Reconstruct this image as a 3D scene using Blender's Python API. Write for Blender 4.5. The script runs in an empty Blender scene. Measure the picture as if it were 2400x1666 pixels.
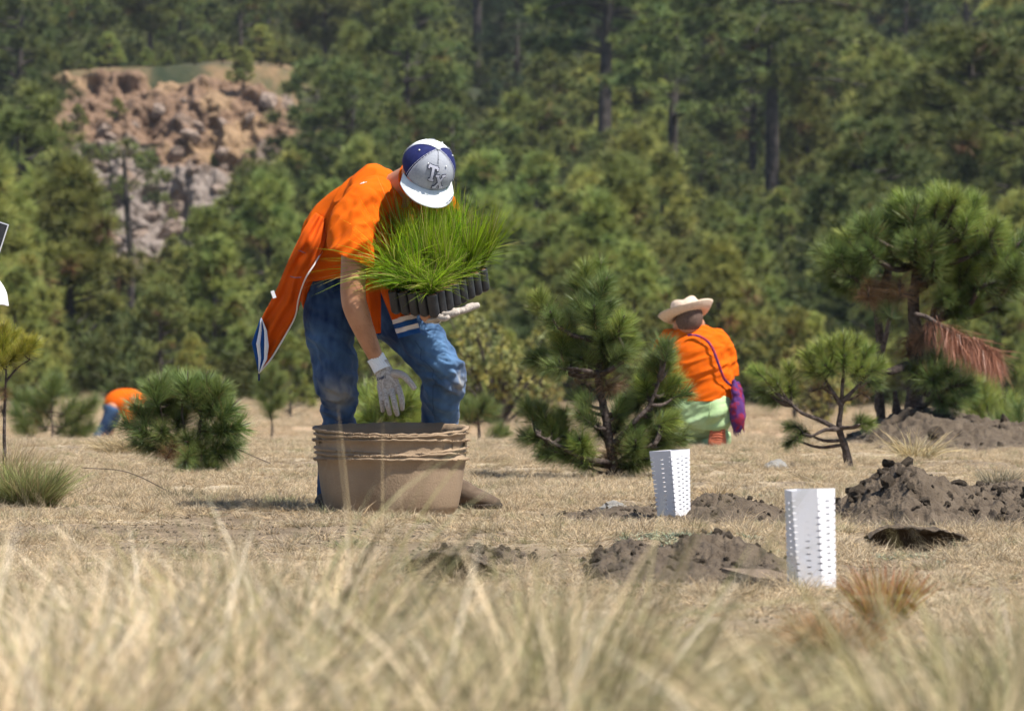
import bpy, bmesh, math, random
import numpy as np
from mathutils import Vector, Matrix, noise as mnoise
R = math.radians
random.seed(7)
rng = np.random.default_rng(7)
sc = bpy.context.scene
COL = sc.collection

# ------------------------------------------------------------------ camera, sky, sun, exposure
F = 13333.0            # 200 mm lens on a 36 mm sensor, in pixels of the 2400 px wide photograph
CAMH, HOR = 0.82, 710.0
cam_d = bpy.data.cameras.new('camera'); cam = bpy.data.objects.new('camera', cam_d); COL.objects.link(cam)
cam.location = (0, 0, CAMH); cam.rotation_euler = (R(90), 0, 0)
cam_d.lens = 200; cam_d.sensor_width = 36; cam_d.shift_y = (HOR - 833) / 2400
cam_d.clip_start = 0.5; cam_d.clip_end = 4000
cam_d.dof.use_dof = True; cam_d.dof.focus_distance = 22.0; cam_d.dof.aperture_fstop = 10.0
sc.camera = cam
SUN_EL, SUN_AZ = 60.0, 57.0      # azimuth measured from the camera's back towards its right
to_sun = Vector((math.sin(R(SUN_AZ)) * math.cos(R(SUN_EL)), -math.cos(R(SUN_AZ)) * math.cos(R(SUN_EL)), math.sin(R(SUN_EL))))
w = bpy.data.worlds.new("World"); sc.world = w; w.use_nodes = True
nt = w.node_tree; bg = nt.nodes['Background']
sky = nt.nodes.new('ShaderNodeTexSky'); sky.sky_type = 'NISHITA'; sky.sun_disc = False
sky.sun_elevation = R(SUN_EL); sky.sun_rotation = math.atan2(to_sun.x, to_sun.y); sky.altitude = 2500
nt.links.new(sky.outputs[0], bg.inputs[0]); bg.inputs[1].default_value = 0.085
sd = bpy.data.lights.new('sun', 'SUN'); sd.energy = 4.9; sd.angle = R(0.5); sd.color = (1.0, 0.94, 0.85)
so = bpy.data.objects.new('sun', sd); COL.objects.link(so)
so.rotation_euler = to_sun.to_track_quat('Z', 'Y').to_euler(); so.location = (20, -10, 30)
sc.view_settings.view_transform = 'Standard'; sc.view_settings.look = 'None'
sc.view_settings.exposure = 0.80; sc.view_settings.gamma = 1.0
sc.cycles.max_bounces = 4; sc.cycles.diffuse_bounces = 2; sc.cycles.glossy_bounces = 1; sc.cycles.volume_bounces = 0
sc.cycles.transmission_bounces = 2; sc.cycles.transparent_max_bounces = 4
sc.cycles.sample_clamp_indirect = 6; sc.cycles.use_adaptive_sampling = True; sc.cycles.adaptive_threshold = 0.03

# ------------------------------------------------------------------ helpers
def at(px, py, D):
    return Vector(((px - 1200) * D / F, D, CAMH - (py - HOR) * D / F))

def vnoise(p, seed=0):
    p = np.asarray(p, dtype=np.float64)
    i = np.floor(p).astype(np.int64); f = p - i; u = f * f * (3 - 2 * f)
    def h(a, b, c):
        n = (a * 374761393 + b * 668265263 + c * 2147483647 + seed * 1274126177) & 0xffffffff
        n = ((n ^ (n >> 13)) * 1274126177) & 0xffffffff
        n = n ^ (n >> 16)
        return (n & 0xffff) / 32767.5 - 1.0
    r = 0
    for dx in (0, 1):
        for dy in (0, 1):
            for dz in (0, 1):
                wgt = (u[:, 0] if dx else 1 - u[:, 0]) * (u[:, 1] if dy else 1 - u[:, 1]) * (u[:, 2] if dz else 1 - u[:, 2])
                r = r + wgt * h(i[:, 0] + dx, i[:, 1] + dy, i[:, 2] + dz)
    return r

def fbm(p, octs=4, seed=0, gain=0.5):
    a, s, r = 1.0, 1.0, 0
    for k in range(octs):
        r = r + a * vnoise(np.asarray(p) * s + 17.3 * k, seed + k); a *= gain; s *= 2.03
    return r

def sstep(a, b, x):
    t = np.clip((x - a) / (b - a), 0, 1); return t * t * (3 - 2 * t)

def newmesh(name, V, T, col=None, smooth=False):
    V = np.asarray(V, dtype=np.float32); T = np.asarray(T, dtype=np.int32)
    k = T.shape[1]
    me = bpy.data.meshes.new(name)
    me.vertices.add(len(V)); me.vertices.foreach_set('co', V.ravel())
    me.loops.add(T.size); me.loops.foreach_set('vertex_index', T.ravel())
    me.polygons.add(len(T)); me.polygons.foreach_set('loop_start', np.arange(len(T), dtype=np.int32) * k)
    me.polygons.foreach_set('loop_total', np.full(len(T), k, dtype=np.int32))
    if smooth: me.polygons.foreach_set('use_smooth', np.ones(len(T), dtype=bool))
    me.update(calc_edges=True)
    if col is not None: setcol(me, col)
    return me

def setcol(me, col):
    col = np.asarray(col, dtype=np.float32)
    if col.shape[1] == 3: col = np.hstack([col, np.ones((len(col), 1), dtype=np.float32)])
    a = me.color_attributes.get('Col') or me.color_attributes.new('Col', 'FLOAT_COLOR', 'POINT')
    a.data.foreach_set('color', col.ravel())

def mkobj(name, me, mat=None, parent=None, loc=None):
    o = bpy.data.objects.new(name, me); COL.objects.link(o)
    if mat is not None and me is not None and not len(me.materials): me.materials.append(mat)
    if parent is not None:
        o.parent = parent
        if loc is None: o.matrix_parent_inverse = Matrix.Translation(-parent.location)
    if loc is not None: o.location = loc
    return o

def tag(o, label=None, cat=None, group=None, kind=None):
    if label: o['label'] = label
    if cat: o['category'] = cat
    if group: o['group'] = group
    if kind: o['kind'] = kind
    return o

def empty(name, loc, label, cat, group=None):
    e = bpy.data.objects.new(name, None); COL.objects.link(e); e.location = loc; e.empty_display_size = 0.1
    return tag(e, label, cat, group)

# ------------------------------------------------------------------ materials
def hexc(c): return (c[0], c[1], c[2], 1.0)
def material(name, color, rough=0.85, color2=None, nscale=20, mix=(0.35, 0.65), bump=0.0, bscale=60, bdist=0.01, attr=False, trans=0.0, rnd=0.0, spec=0.3, sheen=0.0, coords='Object', hue=0.0, wave=None, detail=4):
    m = bpy.data.materials.new(name); m.use_nodes = True
    t = m.node_tree; N, L = t.nodes, t.links
    b = N['Principled BSDF']; b.inputs['Roughness'].default_value = rough
    b.inputs['Specular IOR Level'].default_value = spec
    if sheen: b.inputs['Sheen Weight'].default_value = sheen
    tc = N.new('ShaderNodeTexCoord'); src = tc.outputs[coords]
    out = None
    if attr:
        a = N.new('ShaderNodeAttribute'); a.attribute_name = 'Col'; out = a.outputs['Color']
    if color2 is not None:
        n = N.new('ShaderNodeTexNoise'); n.inputs['Scale'].default_value = nscale; n.inputs['Detail'].default_value = detail
        L.new(src, n.inputs['Vector'])
        r = N.new('ShaderNodeValToRGB'); r.color_ramp.elements[0].position = mix[0]; r.color_ramp.elements[1].position = mix[1]
        r.color_ramp.elements[0].color = hexc(color); r.color_ramp.elements[1].color = hexc(color2)
        L.new(n.outputs['Fac'], r.inputs['Fac'])
        c2 = r.outputs['Color']
    else:
        rg = N.new('ShaderNodeRGB'); rg.outputs[0].default_value = hexc(color); c2 = rg.outputs[0]
    if out is None: out = c2
    else:
        mx = N.new('ShaderNodeMix'); mx.data_type = 'RGBA'; mx.blend_type = 'MULTIPLY'; mx.inputs['Factor'].default_value = 1
        L.new(out, mx.inputs['A']); L.new(c2, mx.inputs['B']); out = mx.outputs['Result']
    if rnd or hue:
        oi = N.new('ShaderNodeObjectInfo'); hs = N.new('ShaderNodeHueSaturation')
        mr = N.new('ShaderNodeMapRange'); mr.inputs['To Min'].default_value = 1 - rnd; mr.inputs['To Max'].default_value = 1 + rnd
        L.new(oi.outputs['Random'], mr.inputs['Value']); L.new(mr.outputs[0], hs.inputs['Value'])
        m2 = N.new('ShaderNodeMath'); m2.operation = 'MULTIPLY'; m2.inputs[1].default_value = 7.31
        L.new(oi.outputs['Random'], m2.inputs[0]); m3 = N.new('ShaderNodeMath'); m3.operation = 'FRACT'; L.new(m2.outputs[0], m3.inputs[0])
        mh = N.new('ShaderNodeMapRange'); mh.inputs['To Min'].default_value = 0.5 - hue; mh.inputs['To Max'].default_value = 0.5 + hue
        L.new(m3.outputs[0], mh.inputs['Value']); L.new(mh.outputs[0], hs.inputs['Hue'])
        L.new(out, hs.inputs['Color']); out = hs.outputs['Color']
    L.new(out, b.inputs['Base Color'])
    if bump:
        bn = N.new('ShaderNodeTexNoise'); bn.inputs['Scale'].default_value = bscale; bn.inputs['Detail'].default_value = 6
        L.new(src, bn.inputs['Vector']); h = bn.outputs['Fac']
        if wave:
            wv = N.new('ShaderNodeTexWave'); wv.inputs['Scale'].default_value = wave; wv.inputs['Distortion'].default_value = 1.0
            L.new(src, wv.inputs['Vector']); ad = N.new('ShaderNodeMath'); ad.operation = 'ADD'
            L.new(wv.outputs['Fac'], ad.inputs[0]); L.new(h, ad.inputs[1]); h = ad.outputs[0]
        bp = N.new('ShaderNodeBump'); bp.inputs['Strength'].default_value = bump; bp.inputs['Distance'].default_value = bdist
        L.new(h, bp.inputs['Height']); L.new(bp.outputs[0], b.inputs['Normal'])
    if trans:
        tr = N.new('ShaderNodeBsdfTranslucent'); L.new(out, tr.inputs['Color'])
        ms = N.new('ShaderNodeMixShader'); ms.inputs[0].default_value = trans
        L.new(b.outputs[0], ms.inputs[1]); L.new(tr.outputs[0], ms.inputs[2]); L.new(ms.outputs[0], N['Material Output'].inputs['Surface'])
    return m

W1 = (1, 1, 1)
M = {}
M['ground'] = material('dry_ground', (0.27, 0.225, 0.165), 0.95, (0.47, 0.395, 0.29), 9, (0.38, 0.62), bump=0.6, bscale=70, bdist=0.02, attr=True, detail=8)
M['far_ground'] = material('hill_ground', (0.022, 0.032, 0.014), 0.95, (0.06, 0.06, 0.03), 0.8, (0.35, 0.7), bump=0.4, bscale=3, bdist=0.3, attr=True)
M['soil'] = material('dug_soil', (0.070, 0.052, 0.036), 0.95, (0.125, 0.096, 0.068), 14, (0.35, 0.7), bump=0.9, bscale=90, bdist=0.012, detail=8)
M['rock'] = material('rock', (0.30, 0.265, 0.235), 0.95, (0.15, 0.125, 0.105), 1.4, (0.4, 0.65), bump=0.8, bscale=2.5, bdist=0.3, attr=True, detail=8)
M['stone'] = material('stone', (0.25, 0.24, 0.22), 0.9, (0.42, 0.41, 0.39), 30, bump=0.7, bscale=60, bdist=0.01)
M['straw'] = material('dry_grass', W1, 0.8, attr=True, trans=0.25, rnd=0.18, spec=0.2)
M['needle'] = material('pine_needles', W1, 0.42, attr=True, trans=0.22, rnd=0.12, hue=0.012, spec=0.45)
M['leaf_far'] = material('distant_foliage', W1, 0.6, attr=True, trans=0.25, rnd=0.28, hue=0.02, spec=0.25)
M['seedling'] = material('seedling_needles', W1, 0.5, attr=True, trans=0.5, rnd=0.32, hue=0.025, spec=0.35)
M['bark'] = material('pine_bark', (0.045, 0.033, 0.028), 0.9, (0.115, 0.088, 0.075), 40, bump=1.0, bscale=55, bdist=0.02)
M['bark_far'] = material('distant_bark', (0.028, 0.023, 0.021), 0.9, (0.075, 0.062, 0.056), 4, bump=0.6, bscale=6, bdist=0.05)
M['pot'] = material('moulded_fibre', (0.25, 0.175, 0.112), 0.9, (0.33, 0.24, 0.158), 7, (0.3, 0.7), bump=0.5, bscale=120, bdist=0.004, detail=3)
M['pot_edge'] = material('torn_fibre_edge', (0.42, 0.31, 0.20), 0.95, (0.27, 0.18, 0.11), 60, bump=0.8, bscale=120, bdist=0.006)
M['shirt'] = material('orange_cotton', (0.64, 0.108, 0.005), 0.9, (0.70, 0.124, 0.006), 5, bump=0.25, bscale=260, bdist=0.002, spec=0.08)
M['hoodie'] = material('orange_fleece', (0.54, 0.080, 0.006), 0.95, (0.60, 0.092, 0.008), 9, bump=0.3, bscale=220, bdist=0.002, spec=0.08)
M['white_cloth'] = material('white_cloth', (0.78, 0.78, 0.80), 0.85, bump=0.2, bscale=300, bdist=0.002)
M['cuff_white'] = material('cuff_white', (0.72, 0.62, 0.58), 0.9, bump=0.5, bscale=200, bdist=0.002)
M['cuff_blue'] = material('cuff_blue', (0.008, 0.06, 0.22), 0.9, bump=0.5, bscale=200, bdist=0.002)
M['skin'] = material('skin', (0.40, 0.19, 0.105), 0.55, (0.47, 0.235, 0.135), 18, bump=0.12, bscale=220, bdist=0.002, spec=0.35)
M['skin'].node_tree.nodes['Principled BSDF'].inputs['Subsurface Weight'].default_value = 0.08
M['skin'].node_tree.nodes['Principled BSDF'].inputs['Subsurface Radius'].default_value = (0.02, 0.008, 0.004)
M['hair'] = material('dark_hair', (0.012, 0.009, 0.008), 0.6, (0.03, 0.022, 0.018), 150, bump=0.6, bscale=250, bdist=0.003)
M['hair_short'] = material('cropped_hair', (0.075, 0.045, 0.034), 0.8, (0.14, 0.09, 0.07), 150, bump=0.4, bscale=250, bdist=0.002)
M['navy'] = material('navy_cloth', (0.010, 0.014, 0.085), 0.85, (0.014, 0.02, 0.105), 60, bump=0.2, bscale=400, bdist=0.001)
M['capgrey'] = material('grey_cap_cloth', (0.31, 0.33, 0.38), 0.88, (0.36, 0.38, 0.43), 120, bump=0.3, bscale=450, bdist=0.001)
M['capwhite'] = material('pale_cap_cloth', (0.70, 0.74, 0.74), 0.85, (0.76, 0.79, 0.79), 90, bump=0.2, bscale=400, bdist=0.001)
M['thread_dark'] = material('dark_thread', (0.04, 0.045, 0.08), 0.8)
M['thread_pale'] = material('pale_thread', (0.50, 0.51, 0.60), 0.6)
M['black_plastic'] = material('black_plastic', (0.016, 0.017, 0.021), 0.5, (0.035, 0.034, 0.036), 40, (0.4, 0.75), bump=0.15, bscale=90, bdist=0.002, spec=0.5)
M['peat'] = material('peat', (0.07, 0.04, 0.022), 0.95, (0.25, 0.13, 0.05), 130, bump=1.0, bscale=160, bdist=0.01)
M['card'] = material('white_coated_card', (0.74, 0.74, 0.78), 0.6, trans=0.10, bump=0.08, bscale=30, bdist=0.002)
M['shoe'] = material('brown_suede', (0.095, 0.066, 0.045), 0.9, (0.14, 0.10, 0.07), 30, bump=0.4, bscale=200, bdist=0.002)
M['sole'] = material('shoe_sole', (0.05, 0.036, 0.027), 0.9, bump=0.3, bscale=100, bdist=0.002)
M['sole_orange'] = material('orange_rubber_sole', (0.62, 0.17, 0.08), 0.8, (0.45, 0.14, 0.08), 40, bump=0.5, bscale=60, bdist=0.004)
M['lime'] = material('lime_trousers', (0.33, 0.47, 0.23), 0.85, (0.40, 0.54, 0.29), 10, bump=0.4, bscale=60, bdist=0.004)
M['purple'] = material('purple_weave', (0.075, 0.022, 0.13), 0.85, (0.24, 0.015, 0.05), 28, (0.48, 0.56), bump=0.4, bscale=120, bdist=0.003)
M['straw_hat'] = material('straw_hat', (0.62, 0.47, 0.36), 0.85, (0.70, 0.56, 0.44), 60, bump=0.6, bscale=130, bdist=0.003, wave=50)
M['cardboard'] = material('cardboard', (0.17, 0.125, 0.085), 0.9)
M['black_cloth'] = material('black_cloth', (0.01, 0.01, 0.012), 0.8)
M['pith'] = material('eye_white', (0.6, 0.58, 0.55), 0.4)

def denim_mat():
    m = material('denim', W1, 0.9, attr=True, bump=0.35, bscale=420, bdist=0.0015, sheen=0.1, spec=0.15, color2=(0.75, 0.78, 0.80), nscale=22, mix=(0.3, 0.75), detail=8)
    return m
M['denim'] = denim_mat()

def glove_mat():
    m = bpy.data.materials.new('dotted_knit'); m.use_nodes = True
    t = m.node_tree; N, L = t.nodes, t.links; b = N['Principled BSDF']; b.inputs['Roughness'].default_value = 0.85
    tc = N.new('ShaderNodeTexCoord'); v = N.new('ShaderNodeTexVoronoi'); v.inputs['Scale'].default_value = 230; v.inputs['Randomness'].default_value = 0.25
    L.new(tc.outputs['Object'], v.inputs['Vector'])
    r = N.new('ShaderNodeValToRGB'); r.color_ramp.elements[0].position = 0.30; r.color_ramp.elements[1].position = 0.42
    r.color_ramp.elements[0].color = (0.11, 0.08, 0.065, 1); r.color_ramp.elements[1].color = (0.50, 0.44, 0.39, 1)
    L.new(v.outputs['Distance'], r.inputs[0]); L.new(r.outputs[0], b.inputs['Base Color'])
    bp = N.new('ShaderNodeBump'); bp.inputs['Strength'].default_value = 0.5; bp.inputs['Distance'].default_value = 0.002; bp.invert = True
    L.new(v.outputs['Distance'], bp.inputs['Height']); L.new(bp.outputs[0], b.inputs['Normal'])
    return m
M['glove'] = glove_mat()

# ------------------------------------------------------------------ ribbons (needles, grass blades)
def ribbons(base, d, bend, L, wd, nseg, colb, colt):
    """N tapering ribbons; colb/colt: colours at base and tip (N,3)."""
    N = len(base); d = d / np.linalg.norm(d, axis=1, keepdims=True)
    rv = rng.normal(size=(N, 3)); side = np.cross(d, rv); side /= np.linalg.norm(side, axis=1, keepdims=True) + 1e-9
    V, C = [], []
    for k in range(nseg + 1):
        t = k / nseg
        p = base + d * (L * t)[:, None] + bend * (L * t * t)[:, None]
        c = colb * (1 - t) + colt * t
        if k < nseg:
            hw = (wd * 0.5 * (1 - 0.75 * t * t))[:, None]
            V += [p - side * hw, p + side * hw]; C += [c, c]
        else:
            V.append(p); C.append(c)
    V = np.stack(V, 1); C = np.stack(C, 1); m = 2 * nseg + 1
    off = (np.arange(N) * m)[:, None, None]
    tri = []
    for k in range(nseg - 1):
        a = 2 * k; tri += [[a, a + 1, a + 3], [a, a + 3, a + 2]]
    a = 2 * (nseg - 1); tri.append([a, a + 1, a + 2])
    T = (np.array(tri)[None] + off).reshape(-1, 3)
    return V.reshape(-1, 3), T, C.reshape(-1, 3)

def join(parts):
    Vs, Ts, Cs, o = [], [], [], 0
    for V, T, C in parts:
        Vs.append(V); Ts.append(T + o); Cs.append(C); o += len(V)
    return np.vstack(Vs), np.vstack(Ts), np.vstack(Cs)

def unit(n):
    v = rng.normal(size=(n, 3)); return v / np.linalg.norm(v, axis=1, keepdims=True)

# ------------------------------------------------------------------ solid tubes and lofts
def catmull(P, sub):
    P = [np.array(p, float) for p in P]; out = []
    Q = [2 * P[0] - P[1]] + P + [2 * P[-1] - P[-2]]
    for i in range(1, len(Q) - 2):
        for k in range(sub):
            t = k / sub; a, b, c, d = Q[i - 1], Q[i], Q[i + 1], Q[i + 2]
            out.append(0.5 * ((2 * b) + (c - a) * t + (2 * a - 5 * b + 4 * c - d) * t * t + (3 * b - a - 3 * c + d) * t ** 3))
    out.append(P[-1]); return out

def tube_data(pts, ra, rb=None, ref=(1, 0, 0), n=20, sub=4, cap=True):
    """closed tube; ra radius along ref (made perpendicular), rb across."""
    rb = ra if rb is None else rb
    row = [list(p) + [a, b] for p, a, b in zip(pts, ra, rb)]
    S = np.array(catmull(row, sub)) if len(row) > 1 else np.array(row)
    P = S[:, :3]; A = np.maximum(S[:, 3], 1e-4); B = np.maximum(S[:, 4], 1e-4)
    T = np.gradient(P, axis=0); T /= np.linalg.norm(T, axis=1, keepdims=True) + 1e-12
    ref = np.array(ref, float)
    V, Fc = [], []
    th = np.linspace(0, 2 * np.pi, n, endpoint=False)
    for i in range(len(P)):
        u = ref - T[i] * ref.dot(T[i]); u /= np.linalg.norm(u) + 1e-12; v = np.cross(T[i], u)
        V.append(P[i] + np.outer(np.cos(th) * A[i], u) + np.outer(np.sin(th) * B[i], v))
    V = np.vstack(V); m = len(P)
    for i in range(m - 1):
        for j in range(n):
            a, b = i * n + j, i * n + (j + 1) % n
            Fc.append((a, b, b + n, a + n))
    V = list(map(tuple, V))
    if cap:
        for i, sgn in ((0, -1), (m - 1, 1)):
            c = len(V); V.append(tuple(P[i] + T[i] * sgn * min(A[i], B[i]) * 0.5))
            # domed cap: one inner ring
            ring0 = [i * n + j for j in range(n)]
            ringp = []
            for j in range(n):
                q = P[i] + (np.array(V[ring0[j]]) - P[i]) * 0.72 + T[i] * sgn * min(A[i], B[i]) * 0.35
                ringp.append(len(V)); V.append(tuple(q))
            for j in range(n):
                a, b, c1, d1 = ring0[j], ring0[(j + 1) % n], ringp[(j + 1) % n], ringp[j]
                Fc.append((a, b, c1, d1) if sgn > 0 else (b, a, d1, c1))
                Fc.append((d1, c1, c) if sgn > 0 else (c1, d1, c))
    return V, Fc

def ell_data(c, r, mat=None, n=20, m=12):
    V, Fc = [], []
    mat = mat or Matrix.Identity(3); c = Vector(c)
    V.append(tuple(c + mat @ Vector((0, 0, r[2]))))
    for i in range(1, m):
        ph = math.pi * i / m
        for j in range(n):
            th = 2 * math.pi * j / n
            V.append(tuple(c + mat @ Vector((r[0] * math.sin(ph) * math.cos(th), r[1] * math.sin(ph) * math.sin(th), r[2] * math.cos(ph)))))
    V.append(tuple(c + mat @ Vector((0, 0, -r[2]))))
    for j in range(n):
        Fc.append((0, 1 + j, 1 + (j + 1) % n))
        Fc.append((len(V) - 1, 1 + (m - 2) * n + (j + 1) % n, 1 + (m - 2) * n + j))
    for i in range(m - 2):
        for j in range(n):
            a, b = 1 + i * n + j, 1 + i * n + (j + 1) % n
            Fc.append((a, a + n, b + n, b))
    return V, Fc

def merge_data(parts):
    V, Fc = [], []
    for v, f in parts:
        o = len(V); V += list(v); Fc += [tuple(i + o for i in q) for q in f]
    return V, Fc

def solid(name, parts, mat, parent=None, smooth=True):
    V, Fc = merge_data(parts)
    me = bpy.data.meshes.new(name); me.from_pydata([tuple(v) for v in V], [], Fc)
    if smooth: me.polygons.foreach_set('use_smooth', np.ones(len(Fc), dtype=bool))
    bm = bmesh.new(); bm.from_mesh(me); bmesh.ops.recalc_face_normals(bm, faces=bm.faces); bm.to_mesh(me); bm.free()
    return mkobj(name, me, mat, parent)

def fuse(name, parts, voxel, mat, parent=None, smooth=6, cuts=(), disp=None, thick=0.0, keepgap=None):
    """Fuse closed shapes into one skin by voxel remesh, smooth, displace, cut open with planes."""
    V, Fc = merge_data(parts)
    me = bpy.data.meshes.new(name); me.from_pydata([tuple(v) for v in V], [], Fc)
    bm = bmesh.new(); bm.from_mesh(me); bmesh.ops.recalc_face_normals(bm, faces=bm.faces); bm.to_mesh(me); bm.free()
    o = bpy.data.objects.new(name, me); COL.objects.link(o)
    md = o.modifiers.new('r', 'REMESH'); md.mode = 'VOXEL'; md.voxel_size = voxel; md.adaptivity = 0
    if smooth:
        ms = o.modifiers.new('s', 'SMOOTH'); ms.factor = 0.5; ms.iterations = smooth
    dg = bpy.context.evaluated_depsgraph_get(); dg.update()
    me2 = bpy.data.meshes.new_from_object(o.evaluated_get(dg)); me2.name = name
    bpy.data.objects.remove(o)
    n = len(me2.vertices)
    if disp is not None:
        co = np.empty(n * 3); me2.vertices.foreach_get('co', co); co = co.reshape(-1, 3)
        no = np.empty(n * 3); me2.vertices.foreach_get('normal', no); no = no.reshape(-1, 3)
        co = co + no * disp(co, no)[:, None]
        me2.vertices.foreach_set('co', co.ravel()); me2.update()
    if cuts:
        bm = bmesh.new(); bm.from_mesh(me2)
        for c, nrm, rad in cuts:
            c = Vector(c); nrm = Vector(nrm).normalized()
            fs = [f for f in bm.faces if (f.calc_center_median() - c).length < rad]
            g = set(fs)
            for f in fs: g.update(f.edges); g.update(f.verts)
            bmesh.ops.bisect_plane(bm, geom=list(g), plane_co=c, plane_no=nrm, clear_outer=True)
        bm.to_mesh(me2); bm.free()
    me2.polygons.foreach_set('use_smooth', np.ones(len(me2.polygons), dtype=bool))
    me2.materials.clear()
    o = mkobj(name, me2, mat, parent)
    if thick:
        s = o.modifiers.new('t', 'SOLIDIFY'); s.thickness = thick; s.offset = -1
    return o

def box_data(c, hx, hy, hz, mat=None):
    mat = mat or Matrix.Identity(3); c = Vector(c)
    V = [tuple(c + mat @ Vector((sx * hx, sy * hy, sz * hz))) for sx in (-1, 1) for sy in (-1, 1) for sz in (-1, 1)]
    return V, [(0, 1, 3, 2), (4, 6, 7, 5), (0, 4, 5, 1), (2, 3, 7, 6), (0, 2, 6, 4), (1, 5, 7, 3)]

def frame(z, x=(1, 0, 0)):
    z = Vector(z).normalized(); x = Vector(x); x = (x - z * x.dot(z))
    if x.length < 1e-4: x = Vector((0, 1, 0)) - z * z.y
    x.normalize(); y = z.cross(x)
    return Matrix((x, y, z)).transposed()

# ------------------------------------------------------------------ the lie of the land
PD = np.array([2, 33, 42, 50, 62, 80, 110, 150, 185, 220, 300, 400, 500, 600, 900, 1400, 2600.])
PZ = np.array([0, 0, -.235, -.43, -.70, -1.11, -1.55, -2.05, -1.3, 0.6, 6.5, 16, 29, 44, 98, 200, 420.])
CD = np.array([2, 150, 200, 322, 344, 350, 400, 430, 500, 600, 2600.])
CZ = np.array([0, -1.82, -1.0, 2.4, 3.4, 15.0, 17.2, 19.2, 29, 44, 420.])
# dug holes: x px, near D, far D, half width (m), depth
PITS = [(1045, 16.5, 17.65, 0.16, 0.16), (2150, 18.9, 20.0, 0.18, 0.14)]
# bare soil patches (x px, D, rx m, rD m)
PATCH = [(1560, 21.4, 0.56, 0.75), (1600, 17.6, 0.34, 0.9), (760, 19.6, 0.8, 0.9), (330, 20.6, 0.8, 0.8), (1180, 18.3, 0.42, 0.9), (560, 21.6, 0.35, 0.5), (1760, 17.3, 0.3, 0.7), (1330, 22.2, 0.25, .3), (150, 18.9, .5, .5), (2030, 17.5, .3, .6)]
def gz(x, D, fine=True):
    x = np.asarray(x, float); D = np.asarray(D, float)
    z = np.interp(D, PD, PZ)
    px = 1200 + x * F / np.maximum(D, 1)
    cw = sstep(-40, 110, px) * (1 - sstep(640, 900, px)) * sstep(120, 220, D)
    z = z * (1 - cw) + np.interp(D, CD, CZ) * cw
    p = np.stack([x, D, np.zeros_like(x)], -1).reshape(-1, 3)
    far = sstep(60, 300, D)
    z = z + (fbm(p * 0.06, 3, 5).reshape(x.shape)) * 0.9 * far
    z = z + fbm(p * 0.9, 3, 9).reshape(x.shape) * 0.016 * sstep(4, 12, D)
    if fine:
        z = z + fbm(p * 7.0, 3, 3).reshape(x.shape) * 0.006
    for cx, d0, d1, hw, dep in PITS:
        X = (cx - 1200) * ((d0 + d1) / 2) / F; dm = (d0 + d1) / 2; hd = (d1 - d0) / 2
        wob = fbm(p * 6, 2, 12).reshape(x.shape) * 0.25
        r = np.sqrt(((x - X) / hw) ** 2 + ((D - dm) / hd) ** 2) + wob * 0.6
        z = z - dep * (1 - sstep(0.78, 1.0, r))
        # spoil heaped along the far lip
        q = np.exp(-(((x - X) / (hw * 1.5)) ** 2 + ((D - d1 - 0.22) / 0.28) ** 2))
    return z
def gzs(x, D): return float(gz(np.array([x]), np.array([D]), False)[0])
def ground_at(px, D, dz=0.0):
    X = (px - 1200) * D / F
    return Vector((X, D, gzs(X, D) + dz))

def soilmask(x, D):
    p = np.stack([x, D, np.zeros_like(x)], -1).reshape(-1, 3)
    n = fbm(p * 2.2, 3, 31).reshape(x.shape)
    m = sstep(0.0, 0.55, n) * 0.85
    for cx, d, rx, rd in PATCH:
        X = (cx - 1200) * d / F
        r = np.sqrt(((x - X) / rx) ** 2 + ((D - d) / rd) ** 2) + n * 0.35
        m = np.maximum(m, 1 - sstep(0.7, 1.1, r))
    for cx, d0, d1, hw, dep in PITS:
        X = (cx - 1200) * ((d0 + d1) / 2) / F
        r = np.sqrt(((x - X) / (hw * 1.25)) ** 2 + ((D - (d0 + d1) / 2 - .1) / ((d1 - d0) / 2 + .35)) ** 2)
        m = np.maximum(m, 1 - sstep(0.8, 1.1, r))
    return m

def sheet(name, Ds, us, half, mat, colf, fine):
    DD, UU = np.meshgrid(Ds, us, indexing='ij')
    X = UU * half(DD); Z = gz(X, DD, fine)
    V = np.stack([X, DD, Z], -1).reshape(-1, 3)
    n, m = DD.shape; i = np.arange((n - 1) * m).reshape(n - 1, m)[:, :-1].ravel()
    T = np.stack([i, i + 1, i + m + 1, i + m], 1)
    me = newmesh(name, V, T, colf(X, DD, Z).reshape(-1, 3), smooth=True)
    return tag(mkobj(name, me, mat), kind='structure')
def gcol(x, D, z):
    m = soilmask(x, D)[..., None]
    a = np.array([1.0, 0.97, 0.92]); b = np.array([0.46, 0.41, 0.36])
    return a * (1 - m) + b * m
near_rows = np.concatenate([np.arange(4, 14, 0.1), np.arange(14, 26, 0.035), np.arange(26, 40, 0.09), [40.0]])
sheet('ground', near_rows, np.linspace(-1, 1, 190), lambda D: 1.2 + 0.105 * D, M['ground'], gcol, True)
def fcol(x, D, z):
    g = (1 - sstep(125, 165, D))[..., None]
    px = 1200 + x * F / D
    nn_ = fbm(np.stack([x * .35, D * .2, z * 0], -1).reshape(-1, 3), 3, 66).reshape(x.shape)
    o = (sstep(0, 120, px) * (1 - sstep(640, 860, px)) * sstep(300, 330, D) * (1 - sstep(372, 400, D)) * sstep(-.5, .2, nn_) * .8)[..., None]
    base = np.array([1.0, 1.0, 1.0]); straw = np.array([10.5, 6.6, 9.0]); och = np.array([5, 3.0, 3.4])
    g = np.clip(g, 0, 1); return base * (1 - g) * (1 - o) + straw * g + och * o
far_rows = np.concatenate([40 * (1.016 ** np.arange(0, 130)), np.arange(316, 356, 1.0), 356 * (1.02 ** np.arange(1, 56)), ])
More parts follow.
